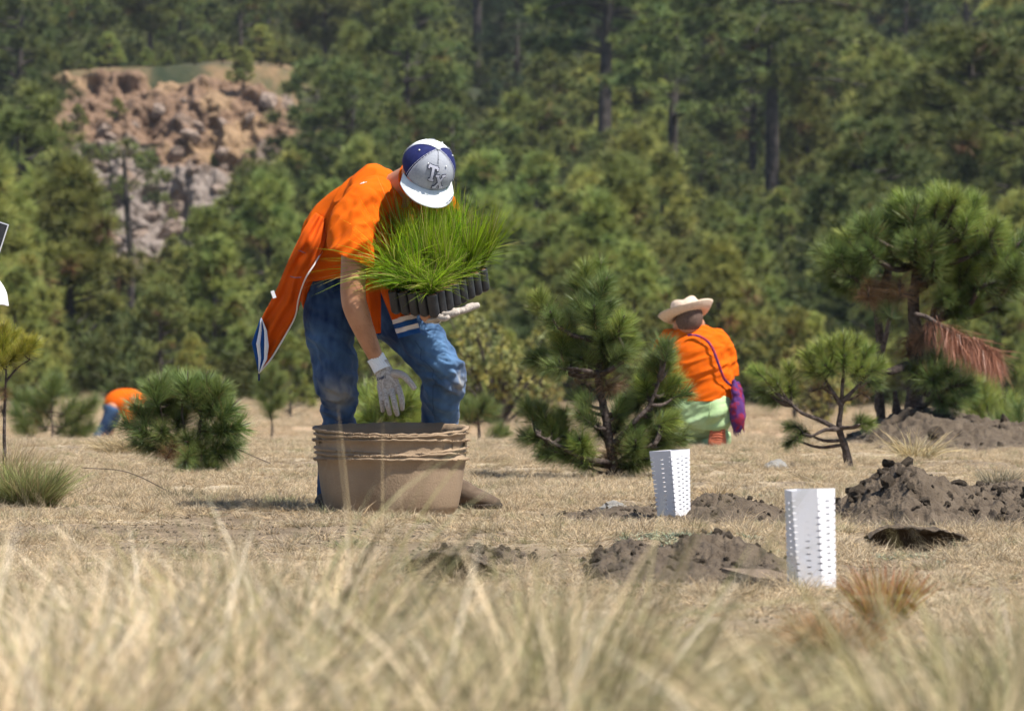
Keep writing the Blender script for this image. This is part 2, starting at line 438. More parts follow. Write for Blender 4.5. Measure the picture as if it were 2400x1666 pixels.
far_rows = np.unique(np.round(np.concatenate([[40.0], far_rows[far_rows > 40]]), 3))
sheet('hillside', far_rows, np.linspace(-1, 1, 260), lambda D: 1.2 + 0.105 * D + np.maximum(D - 120, 0) * 0.05, M['far_ground'], fcol, False)

# ------------------------------------------------------------------ eroded bank above the forest
def rock_face():
    nu, nv = 220, 150
    u = np.linspace(0, 1, nu); v = np.linspace(0, 1, nv)
    V_, U_ = np.meshgrid(v, u, indexing='ij')
    px = 40 + 760 * U_
    D = 330 + 17 * V_ + 10 * np.maximum(V_ - 0.75, 0)
    edge = sstep(0, .06, V_) 
    z = 1.6 + 12.9 * V_ ** 0.92 + 0.55 * (fbm(np.stack([U_ * 9, V_ * 0, V_ * 0], -1).reshape(-1, 3), 3, 8).reshape(U_.shape)) * V_ ** 3 - 3.0 * (1 - sstep(0, .12, U_)) - 2.2 * sstep(.72, 1, U_) * V_
    X = (px - 1200) * 340 / F
    p = np.stack([X, z * 1.25, D * .2], -1).reshape(-1, 3)
    r = 1 - np.abs(fbm(p * 0.28, 4, 44)).reshape(X.shape)
    r2 = fbm(p * 0.9, 4, 50).reshape(X.shape)
    terr = np.abs(((z * 0.42 + fbm(p * .2, 2, 4).reshape(X.shape) * 1.2) % 1.0) - 0.5) * 2
    disp = (r - 0.6) * 2.3 + r2 * 0.75 + terr * 0.55 * (1 - V_ * 0.6)
    top = 1 - sstep(0.96, 1, V_) * 0.5
    D = D - disp * top; z = z + 0.35 * disp * top
    V = np.stack([X, D, z], -1).reshape(-1, 3)
    i = np.arange((nv - 1) * nu).reshape(nv - 1, nu)[:, :-1].ravel()
    T = np.stack([i, i + 1, i + nu + 1, i + nu], 1)
    n2 = fbm(p * 0.5, 4, 77).reshape(X.shape)
    o = np.clip(sstep(0.38, 0.6, V_ + n2 * 0.28), 0, 1)[..., None]
    och = np.array([0.68, 0.49, 0.36]); gr = np.array([0.78, 0.74, 0.74]); st = np.array([0.95, 0.72, .47])
    k = sstep(0.1, 0.6, n2)[..., None]
    C = gr * (1 - o) + (och * (1 - k) + st * k) * o
    me = newmesh('rock_face', V, T, C.reshape(-1, 3), smooth=False)
    f = tag(mkobj('rock_face', me, M['rock']), kind='structure')
    return f, X, D, z
RF, rfX, rfD, rfZ = rock_face()

def rock_mesh(name, seed, sub=3, amp=0.35):
    bm = bmesh.new(); bmesh.ops.create_icosphere(bm, subdivisions=sub, radius=1)
    co = np.array([v.co for v in bm.verts]); n = fbm(co * 1.3 + seed * 9.1, 3, seed) * amp
    for v, k in zip(bm.verts, n):
        v.co = v.co * (1 + k); v.co.z *= 0.75
        for ax in range(3): v.co[ax] = round(v.co[ax] * 3.2) / 3.2 * 0.18 + v.co[ax] * 0.82
    me = bpy.data.meshes.new(name); bm.to_mesh(me); bm.free(); return me
boulders = [rock_mesh('boulder', s, 2) for s in (1, 2, 3)]
for b in boulders:
    b.materials.append(M['rock']); setcol(b, np.tile([[1.05, 0.92, 0.85]], (len(b.vertices), 1)))
for k in range(46):
    a, b = random.randint(8, 140), random.randint(20, 185)
    o = mkobj('boulder', boulders[k % 3], None, RF)
    s = random.uniform(0.25, 0.8) * (1.15 if a < 60 else 0.8)
    o.matrix_parent_inverse = Matrix()
    o.location = (rfX[a, b], rfD[a, b] - s * .3, rfZ[a, b]); o.scale = (s * 1.3, s, s * .8); o.rotation_euler = (random.random(), random.random(), random.random() * 6)

# ------------------------------------------------------------------ distant pines
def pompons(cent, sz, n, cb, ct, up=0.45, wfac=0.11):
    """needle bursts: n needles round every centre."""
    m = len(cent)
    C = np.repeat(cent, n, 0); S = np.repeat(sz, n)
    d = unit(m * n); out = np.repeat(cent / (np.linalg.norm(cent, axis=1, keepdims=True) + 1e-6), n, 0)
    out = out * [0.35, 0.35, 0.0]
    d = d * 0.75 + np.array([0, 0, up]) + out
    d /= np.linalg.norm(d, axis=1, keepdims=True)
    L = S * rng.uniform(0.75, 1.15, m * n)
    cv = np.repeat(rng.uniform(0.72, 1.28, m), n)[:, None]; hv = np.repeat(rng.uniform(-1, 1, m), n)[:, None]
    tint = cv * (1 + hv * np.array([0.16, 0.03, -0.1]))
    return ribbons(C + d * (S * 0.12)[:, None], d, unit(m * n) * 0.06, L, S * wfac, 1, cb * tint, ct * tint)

def limb(p0, p1, r0, r1, sag=0.0, n=6):
    p0, p1 = np.array(p0, float), np.array(p1, float)
    mid = (p0 + p1) / 2 + np.array([0, 0, -sag])
    return tube_data([p0, mid, p1], [r0, (r0 + r1) / 2, r1], None, (0.3, 0.9, .2), n, 2, cap=False)

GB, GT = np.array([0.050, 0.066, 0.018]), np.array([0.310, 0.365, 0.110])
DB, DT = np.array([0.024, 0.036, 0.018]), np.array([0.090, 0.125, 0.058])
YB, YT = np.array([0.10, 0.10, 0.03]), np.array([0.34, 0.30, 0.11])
def tree_meshes(kind, seed):
    global rng
    rng = np.random.default_rng(seed); rr = random.Random(seed)
    cents, sizes, trunkp = [], [], []
    if kind == 'young':          # bushy young pine, foliage almost to the ground; height 1
        H = 5.0; n = 190
        trunkp.append(tube_data([(0, 0, -.3), (rr.uniform(-.1, .1), 0, H * .5), (rr.uniform(-.15, .15), rr.uniform(-.1, .1), H * .93)], [0.11, .08, .03], n=7, sub=2))
        Rm = rr.uniform(1.45, 1.95)
        nb = 52
        for b in range(nb):
            h = rr.uniform(0.10, 0.97); az = rr.uniform(0, 6.283)
            prof = Rm * (min(1, h / .2)) ** .5 * (1 - max(0, h - .2) / .82) ** 0.95
            L = prof * rr.uniform(.75, 1.12); z0 = h * H - L * .2; z1 = h * H + L * .28
            e = np.array([math.cos(az) * L, math.sin(az) * L, z1])
            trunkp.append(limb((0, 0, z0), e, .035, .012, L * .1, 5))
            for q in range(rr.randint(3, 5)):
                t = rr.uniform(.62, 1.06)
                c = np.array([0, 0, z0]) * (1 - t) + e * t + np.array([rr.gauss(0, .16), rr.gauss(0, .16), rr.gauss(.03, .12)])
                cents.append(c); sizes.append(rr.uniform(.27, .42))
        cents.append(np.array([0, 0, H * .97])); sizes.append(.34)
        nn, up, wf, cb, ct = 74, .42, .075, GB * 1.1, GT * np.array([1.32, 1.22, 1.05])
    elif kind == 'round':        # older rounded pine on a visible trunk
        H = 7.0
        trunkp.append(tube_data([(0, 0, -.4), (rr.uniform(-.2, .2), 0, H * .45), (rr.uniform(-.3, .3), rr.uniform(-.2, .2), H * .9)], [0.17, .12, .04], n=8, sub=2))
        Rm = rr.uniform(2.0, 2.7)
        for b in range(60):
            h = rr.uniform(0.28, 1.0); az = rr.uniform(0, 6.283)
            hh = (h - .28) / .72; prof = Rm * math.sqrt(max(0.05, 1 - (hh * 1.0) ** 2.4)) * min(1, .45 + hh * 3)
            L = prof * rr.uniform(.6, 1.08); z0 = h * H - L * .3; z1 = h * H
            e = np.array([math.cos(az) * L, math.sin(az) * L, z1])
            trunkp.append(limb((0, 0, z0), e, .05, .015, L * .06, 5))
            for q in range(rr.randint(4, 6)):
                t = rr.uniform(.62, 1.02)
                c = np.array([0, 0, z0]) * (1 - t) + e * t + np.array([rr.gauss(0, .24), rr.gauss(0, .24), rr.gauss(.05, .13)])
                cents.append(c); sizes.append(rr.uniform(.28, .44))
        nn, up, wf, cb, ct = 70, .45, .075, GB * .8, GT * .72
    elif kind == 'tall':         # tall dark tree for the high slope, layered, seen as a column
        H = 15.0
        trunkp.append(tube_data([(0, 0, -.5), (rr.uniform(-.2, .2), 0, H * .5), (rr.uniform(-.3, .3), 0, H * .95)], [0.28, .18, .05], n=8, sub=2))
        Rm = rr.uniform(2.6, 3.3)
        for b in range(90):
            h = rr.uniform(0.16, 1.0); az = rr.uniform(0, 6.283)
            prof = Rm * (1 - max(0, h - .3) / .8) ** .8
            L = prof * rr.uniform(.55, 1.1); z0 = h * H; z1 = h * H - L * .12
            e = np.array([math.cos(az) * L, math.sin(az) * L, z1])
            trunkp.append(limb((0, 0, z0), e, .06, .02, 0, 5))
            for q in range(4):
                t = rr.uniform(.4, 1.0)
                c = np.array([0, 0, z0]) * (1 - t) + e * t + np.array([rr.gauss(0, .3), rr.gauss(0, .3), rr.gauss(.0, .2)])
                cents.append(c); sizes.append(rr.uniform(.4, .62))
        nn, up, wf, cb, ct = 30, .35, .12, DB, DT
    elif kind == 'open':         # tall pine with a bare trunk and spreading open crown
        H = 11.0
        bend = rr.uniform(-.5, .5)
        trunkp.append(tube_data([(0, 0, -.5), (bend * .3, 0, H * .35), (bend, 0, H * .65), (bend * .8, 0, H)], [0.27, .22, .17, .05], n=9, sub=3))
        for b in range(36):
            h = rr.uniform(0.54, 1.0) if b > 5 else rr.uniform(.40, .56); az = rr.uniform(0, 6.283)
            L = (1.8 + 2.2 * math.sin(min(1, (1 - h) * 2.2 + .15) * 1.5)) * rr.uniform(.6, 1.1); z0 = h * H - .2; z1 = h * H + rr.uniform(-1.1, .4)
            e = np.array([bend + math.cos(az) * L, math.sin(az) * L, z1])
            trunkp.append(limb((bend * h, 0, z0), e, .075, .02, -.25, 6))
            if b in (1,): continue
            for q in range(rr.randint(12, 17)):
                t = rr.uniform(.3, 1.05)
                c = np.array([bend * h, 0, z0]) * (1 - t) + e * t + np.array([rr.gauss(0, .42), rr.gauss(0, .42), rr.gauss(.12, .2)])
                cents.append(c); sizes.append(rr.uniform(.3, .46))
        nn, up, wf, cb, ct = 64, .40, .08, GB * .8, GT * .9
    elif kind == 'shrub':        # pale yellow-green broadleaf bush
        H = 2.6
        for b in range(26):
            az = rr.uniform(0, 6.283); L = rr.uniform(.3, 1.25); z1 = rr.uniform(.5, 2.5)
            e = np.array([math.cos(az) * L, math.sin(az) * L, z1])
            trunkp.append(limb((0, 0, -.1), e, .05, .012, -.2, 5))
            for q in range(9):
                t = rr.uniform(.5, 1.05); c = e * t + np.array([rr.gauss(0, .16), rr.gauss(0, .16), rr.gauss(0, .13)])
                cents.append(c); sizes.append(rr.uniform(.10, .17))
        nn, up, wf, cb, ct = 14, .2, .5, YB * 1.6, YT
    cents = np.array(cents); sizes = np.array(sizes)
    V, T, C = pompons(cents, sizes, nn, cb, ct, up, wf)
    if kind in ('young', 'round', 'open'):      # a few dry brown shoots
        m = rng.random(len(cents)) < 0.035
        if m.any():
            V2, T2, C2 = pompons(cents[m] + [0, 0, -.08], sizes[m], nn, np.array([.12, .07, .03]), np.array([.34, .19, .09]), -.1, wf)
            V, T, C = join([(V, T, C), (V2, T2, C2)])
    crown = newmesh('crown', V, T, C); crown.materials.append(M['leaf_far'])
    tv, tf = merge_data(trunkp)
    tr = bpy.data.meshes.new('trunk'); tr.from_pydata([tuple(v) for v in tv], [], tf)
    tr.polygons.foreach_set('use_smooth', np.ones(len(tf), dtype=bool)); tr.materials.append(M['bark_far'])
    return crown, tr, H
TM = {'young': [tree_meshes('young', 100 + i) for i in range(5)], 'round': [tree_meshes('round', 200 + i) for i in range(4)],
      'tall': [tree_meshes('tall', 300 + i) for i in range(3)], 'open': [tree_meshes('open', 400 + i) for i in range(3)],
      'shrub': [tree_meshes('shrub', 500 + i) for i in range(2)]}
rng = np.random.default_rng(11)

trees = []      # (object, kind, px, D, height) for the labels
def put_tree(kind, px, D, H, var=None, rot=None, dz=0.0, wide=1.0, label=None, name=None, cat=None, X=None):
    ms = TM[kind]; crown, tr, H0 = ms[(var if var is not None else random.randrange(len(ms))) % len(ms)]
    loc = ground_at(px, D, dz)
    nm = name or {'young': 'young_pine', 'round': 'pine_tree', 'tall': 'fir_tree', 'open': 'tall_pine', 'shrub': 'broadleaf_shrub'}[kind]
    e = bpy.data.objects.new(nm, None); COL.objects.link(e); e.location = loc
    s = H / H0; e.scale = (s * wide, s * wide, s); e.rotation_euler = (0, 0, random.uniform(0, 6.28) if rot is None else rot)
    for mn, me in (('crown', crown), ('trunk', tr)):
        o = bpy.data.objects.new(mn, me); COL.objects.link(o); o.parent = e
    if label: tag(e, label, cat or 'tree')
    else: trees.append((e, kind, px, D, H))
    return e

BX = [0, 140, 225, 340, 380, 470, 520, 600, 640, 700, 760]
BY = [700, 640, 640, 615, 500, 400, 330, 310, 240, 140, -900]
def blocked(px, D, H, hw):
    """would this tree stand before the eroded bank seen in the photograph?"""
    if D > 346 or D < 100: return False
    z = gzs((px - 1200) * D / F, D); ytop = HOR - (z + H - CAMH) * F / D
    for hx, hh, hy, hd in ((1415, 75, 262, 300), (1812, 70, 420, 270), (1575, 45, 300, 285), (1120, 40, 190, 380), (304, 30, 610, 205), (1250, 120, 150, 300)):
        if D < hd + 2 and abs(px - hx) < hh + hw * .8 and ytop < hy: return True
    for q in (px - hw * .75, px, px + hw * .75):
        if 140 < q < 700 and ytop < np.interp(q, BX, BY) - 6: return True
    return False
# hand-placed trees that the photograph singles out
put_tree('round', 60, 172, 8.3, 0, 0.4, label='big dense pine filling the left edge beside the eroded bank')
put_tree('young', 165, 160, 6.2, 1, 1.4, label='dense conical pine just left of the pale rock and thin bare trunk')
put_tree('young', -40, 158, 6.4, 2, 1.4, wide=1.2, label='bushy pine cut by the left edge behind the black tablet')
put_tree('round', 40, 330, 12.5, 1, 2.0, dz=1.5, label='dark rounded pine at the upper left corner above the dense pines')
put_tree('open', 1415, 300, 16.5, 0, 3.4, dz=1.0, label='tall pine with thick dark trunk and wide crown at the top centre')
put_tree('open', 1810, 270, 15.5, 1, 0.3, label='sparse tall pine with forked pale trunk right of the top centre')
put_tree('open', 1575, 285, 12.6, 2, 1.1, label='slimmer tall pine with drooping limbs between the two tallest pines')
put_tree('open', 1120, 380, 15, 2, 2.1, label='thin tall pine far back left of the wide-crowned tall pine')
put_tree('round', 2270, 205, 10.3, 2, 0.8, wide=1.15, label='big dark pine rising behind the large multi-stemmed pine at the right')
put_tree('round', 2120, 215, 8.6, 3, 2.8, label='dark pine left of the big dark pine at the right edge')
put_tree('round', 2400, 190, 9.4, 0, 2.8, label='dark pine cut by the right edge above the multi-stemmed pine')
put_tree('shrub', 1165, 95, 2.0, 0, 0, label='yellow-green leafy shrub behind the planter\'s bent left knee', wide=1.1, cat='shrub')
put_tree('shrub', 1925, 100, 1.5, 1, 2, label='pale yellow shrub between the kneeling man and multi-stemmed pine', cat='shrub')
put_tree('shrub', 1260, 118, 1.5, 1, 2, label='yellow leafy shrub partly hidden behind the middle planted pine', cat='shrub')
put_tree('round', 735, 300, 10.5, 1, 1.2, label='round pine standing at the right end of the eroded bank')
put_tree('young', 690, 262, 7.4, 3, .2, label='young pine overlapping the lower right end of the eroded bank')
for k_, (px_, v_, s_b) in enumerate(((235, .55, 1.3), (300, .35, 1.6), (180, .7, 1.5), (420, .25, 1.2), (560, .93, 2.6), (330, .55, 1.0), (270, .75, 1.4), (500, .55, .9))):
    e_ = put_tree('young', px_, 340, s_b, k_, None, label='dark scrubby bush %s the eroded bank' % ('clinging at the upper left of', 'in the middle left of', 'at the far upper left of', 'low on', 'shading the top right of', 'small, in the middle of', 'near the top left of', 'small, right of the middle of')[k_], name='scrub_bush', cat='bush', wide=1.3)
    a_ = int(v_ * 149); b_ = int(np.clip((px_ - 40) / 760, 0, 1) * 219)
    e_.location = (rfX[a_, b_], rfD[a_, b_], rfZ[a_, b_] - .1)
for k_, (px_, D_, s_b) in enumerate(((150, 352, 1.6), (205, 356, 1.1), (255, 352, 2.2), (345, 354, 1.3), (395, 351, 1.0), (455, 355, 1.8), (520, 352, 1.3), (610, 353, 2.4), (660, 352, 1.6))):
    put_tree('young', px_, D_, s_b, k_, None, label='low scrub bush on the rim of the eroded bank, %s from the left' % ('first', 'second', 'third', 'fourth', 'fifth', 'sixth', 'seventh', 'eighth', 'ninth')[k_], name='scrub_bush', cat='bush', wide=1.5)
# bare-stemmed slim pine in front of the pale rock
def slim_pine():
    global rng
    loc = ground_at(304, 205)
    top = HOR - 350; Ht = (HOR - 350) * 205 / F + CAMH - loc.z
    e = empty('slim_pine', loc, 'thin bare-trunked pine with a small crown in front of the pale rock', 'tree')
    solid('trunk', [tube_data([(0, 0, -.3), (.05, 0, Ht * .4), (-.12, 0, Ht * .75), (-.22, 0, Ht)], [.15, .13, .11, .05], n=8)] +
          [limb((-.1, 0, Ht * a), (dx, .1, Ht * b), .035, .012) for a, b, dx in ((.62, .6, .9), (.72, .8, -1), (.5, .55, -.7), (.8, .95, .8), (.9, 1.0, -1.1), (.4, .46, .5), (.9, .86, .9))], M['bark_far'], e)
    for o in e.children: o.matrix_parent_inverse = Matrix()
    c = np.array([[rng.normal(dx, .35), rng.normal(0, .3), Ht * b + rng.normal(0, .14)] for b, dx in ((.97, -.6), (1.0, -1.0), (.95, .5), (.84, .8), (.82, -.2), (1.0, 0), (.86, .9), (.9, .6), (.75, 1.0)) for _ in range(7)])
    V, T, C = pompons(c, rng.uniform(.22, .36, len(c)), 30, GB * .8, GT * .85, .4, .1)
    o = mkobj('crown', newmesh('crown', V, T, C), M['leaf_far'], e); o.matrix_parent_inverse = Matrix()
slim_pine()

rows = [(118, 2.7), (130, 3.4), (143, 4.3), (151, 4.2), (160, 4.4), (171, 4.8), (184, 5.0), (199, 5.3), (216, 5.6), (235, 6.0), (256, 6.4), (280, 6.8), (306, 7.4), (336, 8), (364, 8.5), (398, 9.5), (436, 11), (480, 13), (535, 15)]
for ri, (D, h) in enumerate(rows):
    sp = {0: 3.0, 1: 3.4}.get(ri, 4.3 if D < 200 else 4.9 if D < 290 else 5.6 if D < 400 else 6.8)
    hw = 1290 * D / F + 2
    x = -hw + random.uniform(0, sp)
    while x < hw:
        px = 1200 + x * F / D; d = D + random.uniform(-5, 5) * D / 200
        if ri < 2: d = D + random.uniform(-6, 6)
        kind = 'young'; r = random.random()
        if D > 420: kind = 'tall' if r < .75 else 'round'
        elif D > 330: kind = 'tall' if r < .35 else 'round' if r < .85 else 'young'
        elif D > 230: kind = 'young' if r < .6 else 'round'
        else: kind = 'young' if r < .82 else 'round'
        H = h * random.uniform(.8, 1.4) * {'young': 1, 'round': 1.12, 'tall': 1.25}[kind]
        if ri < 2: H *= random.choice((.6, .85, 1.1))
        if ri < 2 and (180 < px < 360 and d < 122): H = 0.1
        if 200 < px < 720 and D > 346: H = min(H, 9) * random.uniform(.7, 1)
        for k in range(7):
            if blocked(px, d, H, H * .28 * F / d): H *= .8
            else: break
        ok = H > 1.2 and not blocked(px, d, H, H * .28 * F / d)
        if 120 < px < 700 and 318 < d < 352: ok = False
        if ok: put_tree(kind, px, d, H)
        x += sp * random.uniform(.75, 1.3)

# labels for the many: where each stands and how it looks
def where(px, D):
    if px < 230: a = 'at the left edge'
    elif px < 480: a = 'behind the far bending man' if D < 250 else 'below the eroded bank' if D < 346 else 'above the eroded bank'
    elif px < 720: a = 'left of the planter' if D < 346 else 'right of the eroded bank top'
    elif px < 1100: a = 'behind the planter'
    elif px < 1500: a = 'behind the middle pine'
    elif px < 1780: a = 'behind the kneeling man'
    elif px < 2080: a = 'behind the small crooked pine'
    else: a = 'behind the multi-stemmed pine'
    return a
def rowname(D):
    return ('foremost at the forest edge' if D < 125 else 'at the forest edge' if D < 149 else 'in the second row' if D < 165 else 'low on the slope' if D < 195 else 'lower middle slope' if D < 230 else 'mid slope' if D < 270 else 'upper middle slope' if D < 330 else 'high on the slope' if D < 420 else 'on the top slope')
groups = {}
for t in trees:
    e, kind, px, D, H = t
    groups.setdefault((kind, where(px, D), rowname(D)), []).append(t)
ORD = ['first', 'second', 'third', 'fourth', 'fifth', 'sixth', 'seventh', 'eighth', 'ninth', 'tenth', 'eleventh', 'twelfth', 'thirteenth', 'fourteenth']
KN = {'young': 'bushy young pine', 'round': 'round-crowned pine', 'tall': 'tall dark fir'}
for (kind, a, r), lst in groups.items():
    lst.sort(key=lambda t: t[2])
    for i, (e, _, px, D, H) in enumerate(lst):
        pre = '' if len(lst) == 1 else f'{ORD[i]} '
        tag(e, f'{pre}{KN[kind]} {r} {a}' + ('' if len(lst) == 1 else ' from left'), 'tree', {'young': 'young pines on the slope', 'round': 'round pines on the slope', 'tall': 'dark firs on the top slope'}[kind])
print('trees', len(trees))

# undergrowth between the trunks of the slope
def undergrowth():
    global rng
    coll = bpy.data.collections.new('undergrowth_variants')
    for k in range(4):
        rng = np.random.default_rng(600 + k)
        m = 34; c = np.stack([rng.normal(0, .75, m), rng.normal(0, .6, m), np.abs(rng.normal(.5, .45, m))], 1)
        V, T, C = pompons(c, rng.uniform(.26, .4, m), 40, GB * .6, GT * .42, .4, .12)  # foliage colour darkened to stand in for the shade between the crowns
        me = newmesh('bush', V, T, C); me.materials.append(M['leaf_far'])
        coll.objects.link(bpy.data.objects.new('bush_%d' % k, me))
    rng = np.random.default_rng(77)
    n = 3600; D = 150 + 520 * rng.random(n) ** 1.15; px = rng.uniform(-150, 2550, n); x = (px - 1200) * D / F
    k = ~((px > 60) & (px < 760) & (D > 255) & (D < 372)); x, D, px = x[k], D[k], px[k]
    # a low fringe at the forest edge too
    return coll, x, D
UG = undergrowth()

# thin air between the meadow and the far slope
def haze():
    m = bpy.data.materials.new('haze_air'); m.use_nodes = True; N, L = m.node_tree.nodes, m.node_tree.links
    N.remove(N['Principled BSDF']); v = N.new('ShaderNodeVolumePrincipled'); v.inputs['Color'].default_value = (.86, .92, 1, 1); v.inputs['Density'].default_value = HAZE; v.inputs['Anisotropy'].default_value = 0.2
    L.new(v.outputs[0], N['Material Output'].inputs['Volume'])
    o = solid('haze', [box_data((0, 530, 70), 190, 550, 76)], m, smooth=False); tag(o, kind='stuff')
HAZE = 0.00010
haze()
# ------------------------------------------------------------------ grass
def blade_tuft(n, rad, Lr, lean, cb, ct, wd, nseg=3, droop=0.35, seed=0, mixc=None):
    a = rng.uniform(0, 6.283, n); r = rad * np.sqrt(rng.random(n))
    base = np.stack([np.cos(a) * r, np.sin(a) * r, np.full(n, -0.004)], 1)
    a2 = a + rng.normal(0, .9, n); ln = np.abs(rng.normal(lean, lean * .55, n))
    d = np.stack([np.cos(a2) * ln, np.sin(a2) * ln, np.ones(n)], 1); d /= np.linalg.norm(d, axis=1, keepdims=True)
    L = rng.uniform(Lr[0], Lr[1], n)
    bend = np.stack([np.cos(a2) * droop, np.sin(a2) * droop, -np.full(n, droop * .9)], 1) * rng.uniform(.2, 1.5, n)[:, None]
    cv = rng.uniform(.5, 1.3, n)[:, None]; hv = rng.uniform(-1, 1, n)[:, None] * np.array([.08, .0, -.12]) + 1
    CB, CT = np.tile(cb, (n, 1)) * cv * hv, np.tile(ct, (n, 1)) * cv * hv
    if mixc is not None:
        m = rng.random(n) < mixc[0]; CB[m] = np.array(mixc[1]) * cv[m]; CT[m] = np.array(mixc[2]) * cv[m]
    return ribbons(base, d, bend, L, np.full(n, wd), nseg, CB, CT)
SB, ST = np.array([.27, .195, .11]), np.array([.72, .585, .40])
variants = bpy.data.collections.new('grass_variants')
def variant(coll, *parts):
    V, T, C = join(parts); me = newmesh('grass_tuft', V, T, C); me.materials.append(M['straw'])
    o = bpy.data.objects.new('tuft_%02d' % len(coll.objects), me); coll.objects.link(o)
def scatter(name, P, rz, scl, idx, coll, tilt=0.1):
    me = bpy.data.meshes.new(name); n = len(P)
    me.vertices.add(n); me.vertices.foreach_set('co', np.asarray(P, np.float32).ravel())
    a = me.attributes.new('rot', 'FLOAT_VECTOR', 'POINT')
    a.data.foreach_set('vector', np.stack([rng.normal(0, tilt, n), rng.normal(0, tilt, n), rz], 1).astype(np.float32).ravel())
    a = me.attributes.new('scl', 'FLOAT', 'POINT'); a.data.foreach_set('value', np.asarray(scl, np.float32))
    a = me.attributes.new('idx', 'INT', 'POINT'); a.data.foreach_set('value', np.asarray(idx, np.int32))
    me.update()
    o = mkobj(name, me)
    ng = bpy.data.node_groups.new(name, 'GeometryNodeTree')
    ng.interface.new_socket('Geometry', in_out='INPUT', socket_type='NodeSocketGeometry'); ng.interface.new_socket('Geometry', in_out='OUTPUT', socket_type='NodeSocketGeometry')
    N, L = ng.nodes, ng.links
    gi, go = N.new('NodeGroupInput'), N.new('NodeGroupOutput')
    ip = N.new('GeometryNodeInstanceOnPoints'); ci = N.new('GeometryNodeCollectionInfo'); ci.inputs['Collection'].default_value = coll
    ci.inputs['Separate Children'].default_value = True; ci.inputs['Reset Children'].default_value = True
    m2p = N.new('GeometryNodeMeshToPoints')
    def na(nm, ty):
        q = N.new('GeometryNodeInputNamedAttribute'); q.data_type = ty; q.inputs['Name'].default_value = nm
        return [s for s in q.outputs if s.enabled and s.name == 'Attribute'][0]
    L.new(gi.outputs[0], m2p.inputs[0]); L.new(m2p.outputs[0], ip.inputs['Points']); L.new(ci.outputs[0], ip.inputs['Instance'])
    ip.inputs['Pick Instance'].default_value = True
    L.new(na('idx', 'INT'), ip.inputs['Instance Index']); L.new(na('rot', 'FLOAT_VECTOR'), ip.inputs['Rotation']); L.new(na('scl', 'FLOAT'), ip.inputs['Scale'])
    L.new(ip.outputs[0], go.inputs[0])
    md = o.modifiers.new('scatter', 'NODES'); md.node_group = ng
    return tag(o, kind='stuff')

# 0-3 matted short straw, 4-5 upright short, 6 grey-green, 7 taller dry bunch
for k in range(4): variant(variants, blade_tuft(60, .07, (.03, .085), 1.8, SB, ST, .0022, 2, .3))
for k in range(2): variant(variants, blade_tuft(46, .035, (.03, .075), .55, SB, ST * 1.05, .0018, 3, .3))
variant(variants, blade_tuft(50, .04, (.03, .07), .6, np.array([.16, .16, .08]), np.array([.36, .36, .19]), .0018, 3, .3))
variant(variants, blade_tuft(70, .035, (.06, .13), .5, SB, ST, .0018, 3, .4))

def inframe(D, margin=130): return rng.uniform(-1200 - margin, 1200 + margin, len(D)) * D / F
# clumping noise decides how dense the grass is
def keep_grass(x, D, base=1.0):
    p = np.stack([x, D, 0 * x], 1); m = soilmask(x, D); n = fbm(p * 1.6, 3, 61)
    prob = np.clip(.75 + n * .6, .12, 1) * (1 - .88 * m)
    pot = (np.hypot(x - POT[0], D - POT[1]) < .27)
    return (rng.random(len(x)) < prob) & ~pot
POT = ((917 - 1200) * 22.06 / F, 22.06)
n = 52000
D = 12.2 + (36 - 12.2) * rng.random(n) ** .75; x = inframe(D)
k = keep_grass(x, D); x, D = x[k], D[k]
idx = rng.choice(8, len(x), p=[.17, .17, .17, .17, .11, .10, .08, .03])
sc_ = rng.uniform(.4, 1.0, len(x)) * (1 - .25 * sstep(22, 30, D))
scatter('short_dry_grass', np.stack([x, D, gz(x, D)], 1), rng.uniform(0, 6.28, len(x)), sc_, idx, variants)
n = 42000
D = 35 + (165 - 35) * rng.random(n) ** 1.5; x = inframe(D, 200)
p = np.stack([x, D, 0 * x], 1); kk = rng.random(n) < np.clip(.7 + fbm(p * .3, 3, 8) * .8, .15, 1); x, D = x[kk], D[kk]
idx = rng.choice(8, len(x), p=[.1, .1, .1, .1, .2, .2, .05, .15])
scatter('distant_dry_grass', np.stack([x, D, gz(x, D, False)], 1), rng.uniform(0, 6.28, len(x)), rng.uniform(.55, 1.05, len(x)) * (1 + 2.2 * sstep(60, 120, D)), idx, variants)

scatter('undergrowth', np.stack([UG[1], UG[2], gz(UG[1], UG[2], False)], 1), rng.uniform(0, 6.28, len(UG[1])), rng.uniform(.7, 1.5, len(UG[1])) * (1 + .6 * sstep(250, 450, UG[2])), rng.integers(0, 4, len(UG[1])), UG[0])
# tall blurred grass close to the camera
tallv = bpy.data.collections.new('tall_grass_variants')
gB, gT = np.array([.15, .13, .05]), np.array([.52, .46, .24])
for k in range(3): variant(tallv, blade_tuft(80, .06, (.14, .34), .42, np.array([.24, .17, .095]), np.array([.90, .74, .52]), .0030, 5, .8, mixc=(.3, gB, gT)))
for k in range(2): variant(tallv, blade_tuft(90, .06, (.16, .36), .40, np.array([.06, .056, .02]), np.array([.36, .33, .17]), .0028, 5, .75, mixc=(.35, np.array([.2, .14, .07]), np.array([.60, .48, .30]))))
variant(tallv, blade_tuft(60, .07, (.10, .24), 1.1, SB, np.array([.86, .70, .48]), .0030, 4, .6))
HX = [-100, 0, 150, 400, 640, 900, 1050, 1250, 1340, 1430, 1600, 1800, 1950, 2050, 2200, 2400, 2500]
HT = [1285, 1285, 1300, 1315, 1290, 1400, 1530, 1370, 1340, 1720, 1900, 1900, 1640, 1520, 1360, 1330, 1320]
P, rz, s_, id_ = [], [], [], []
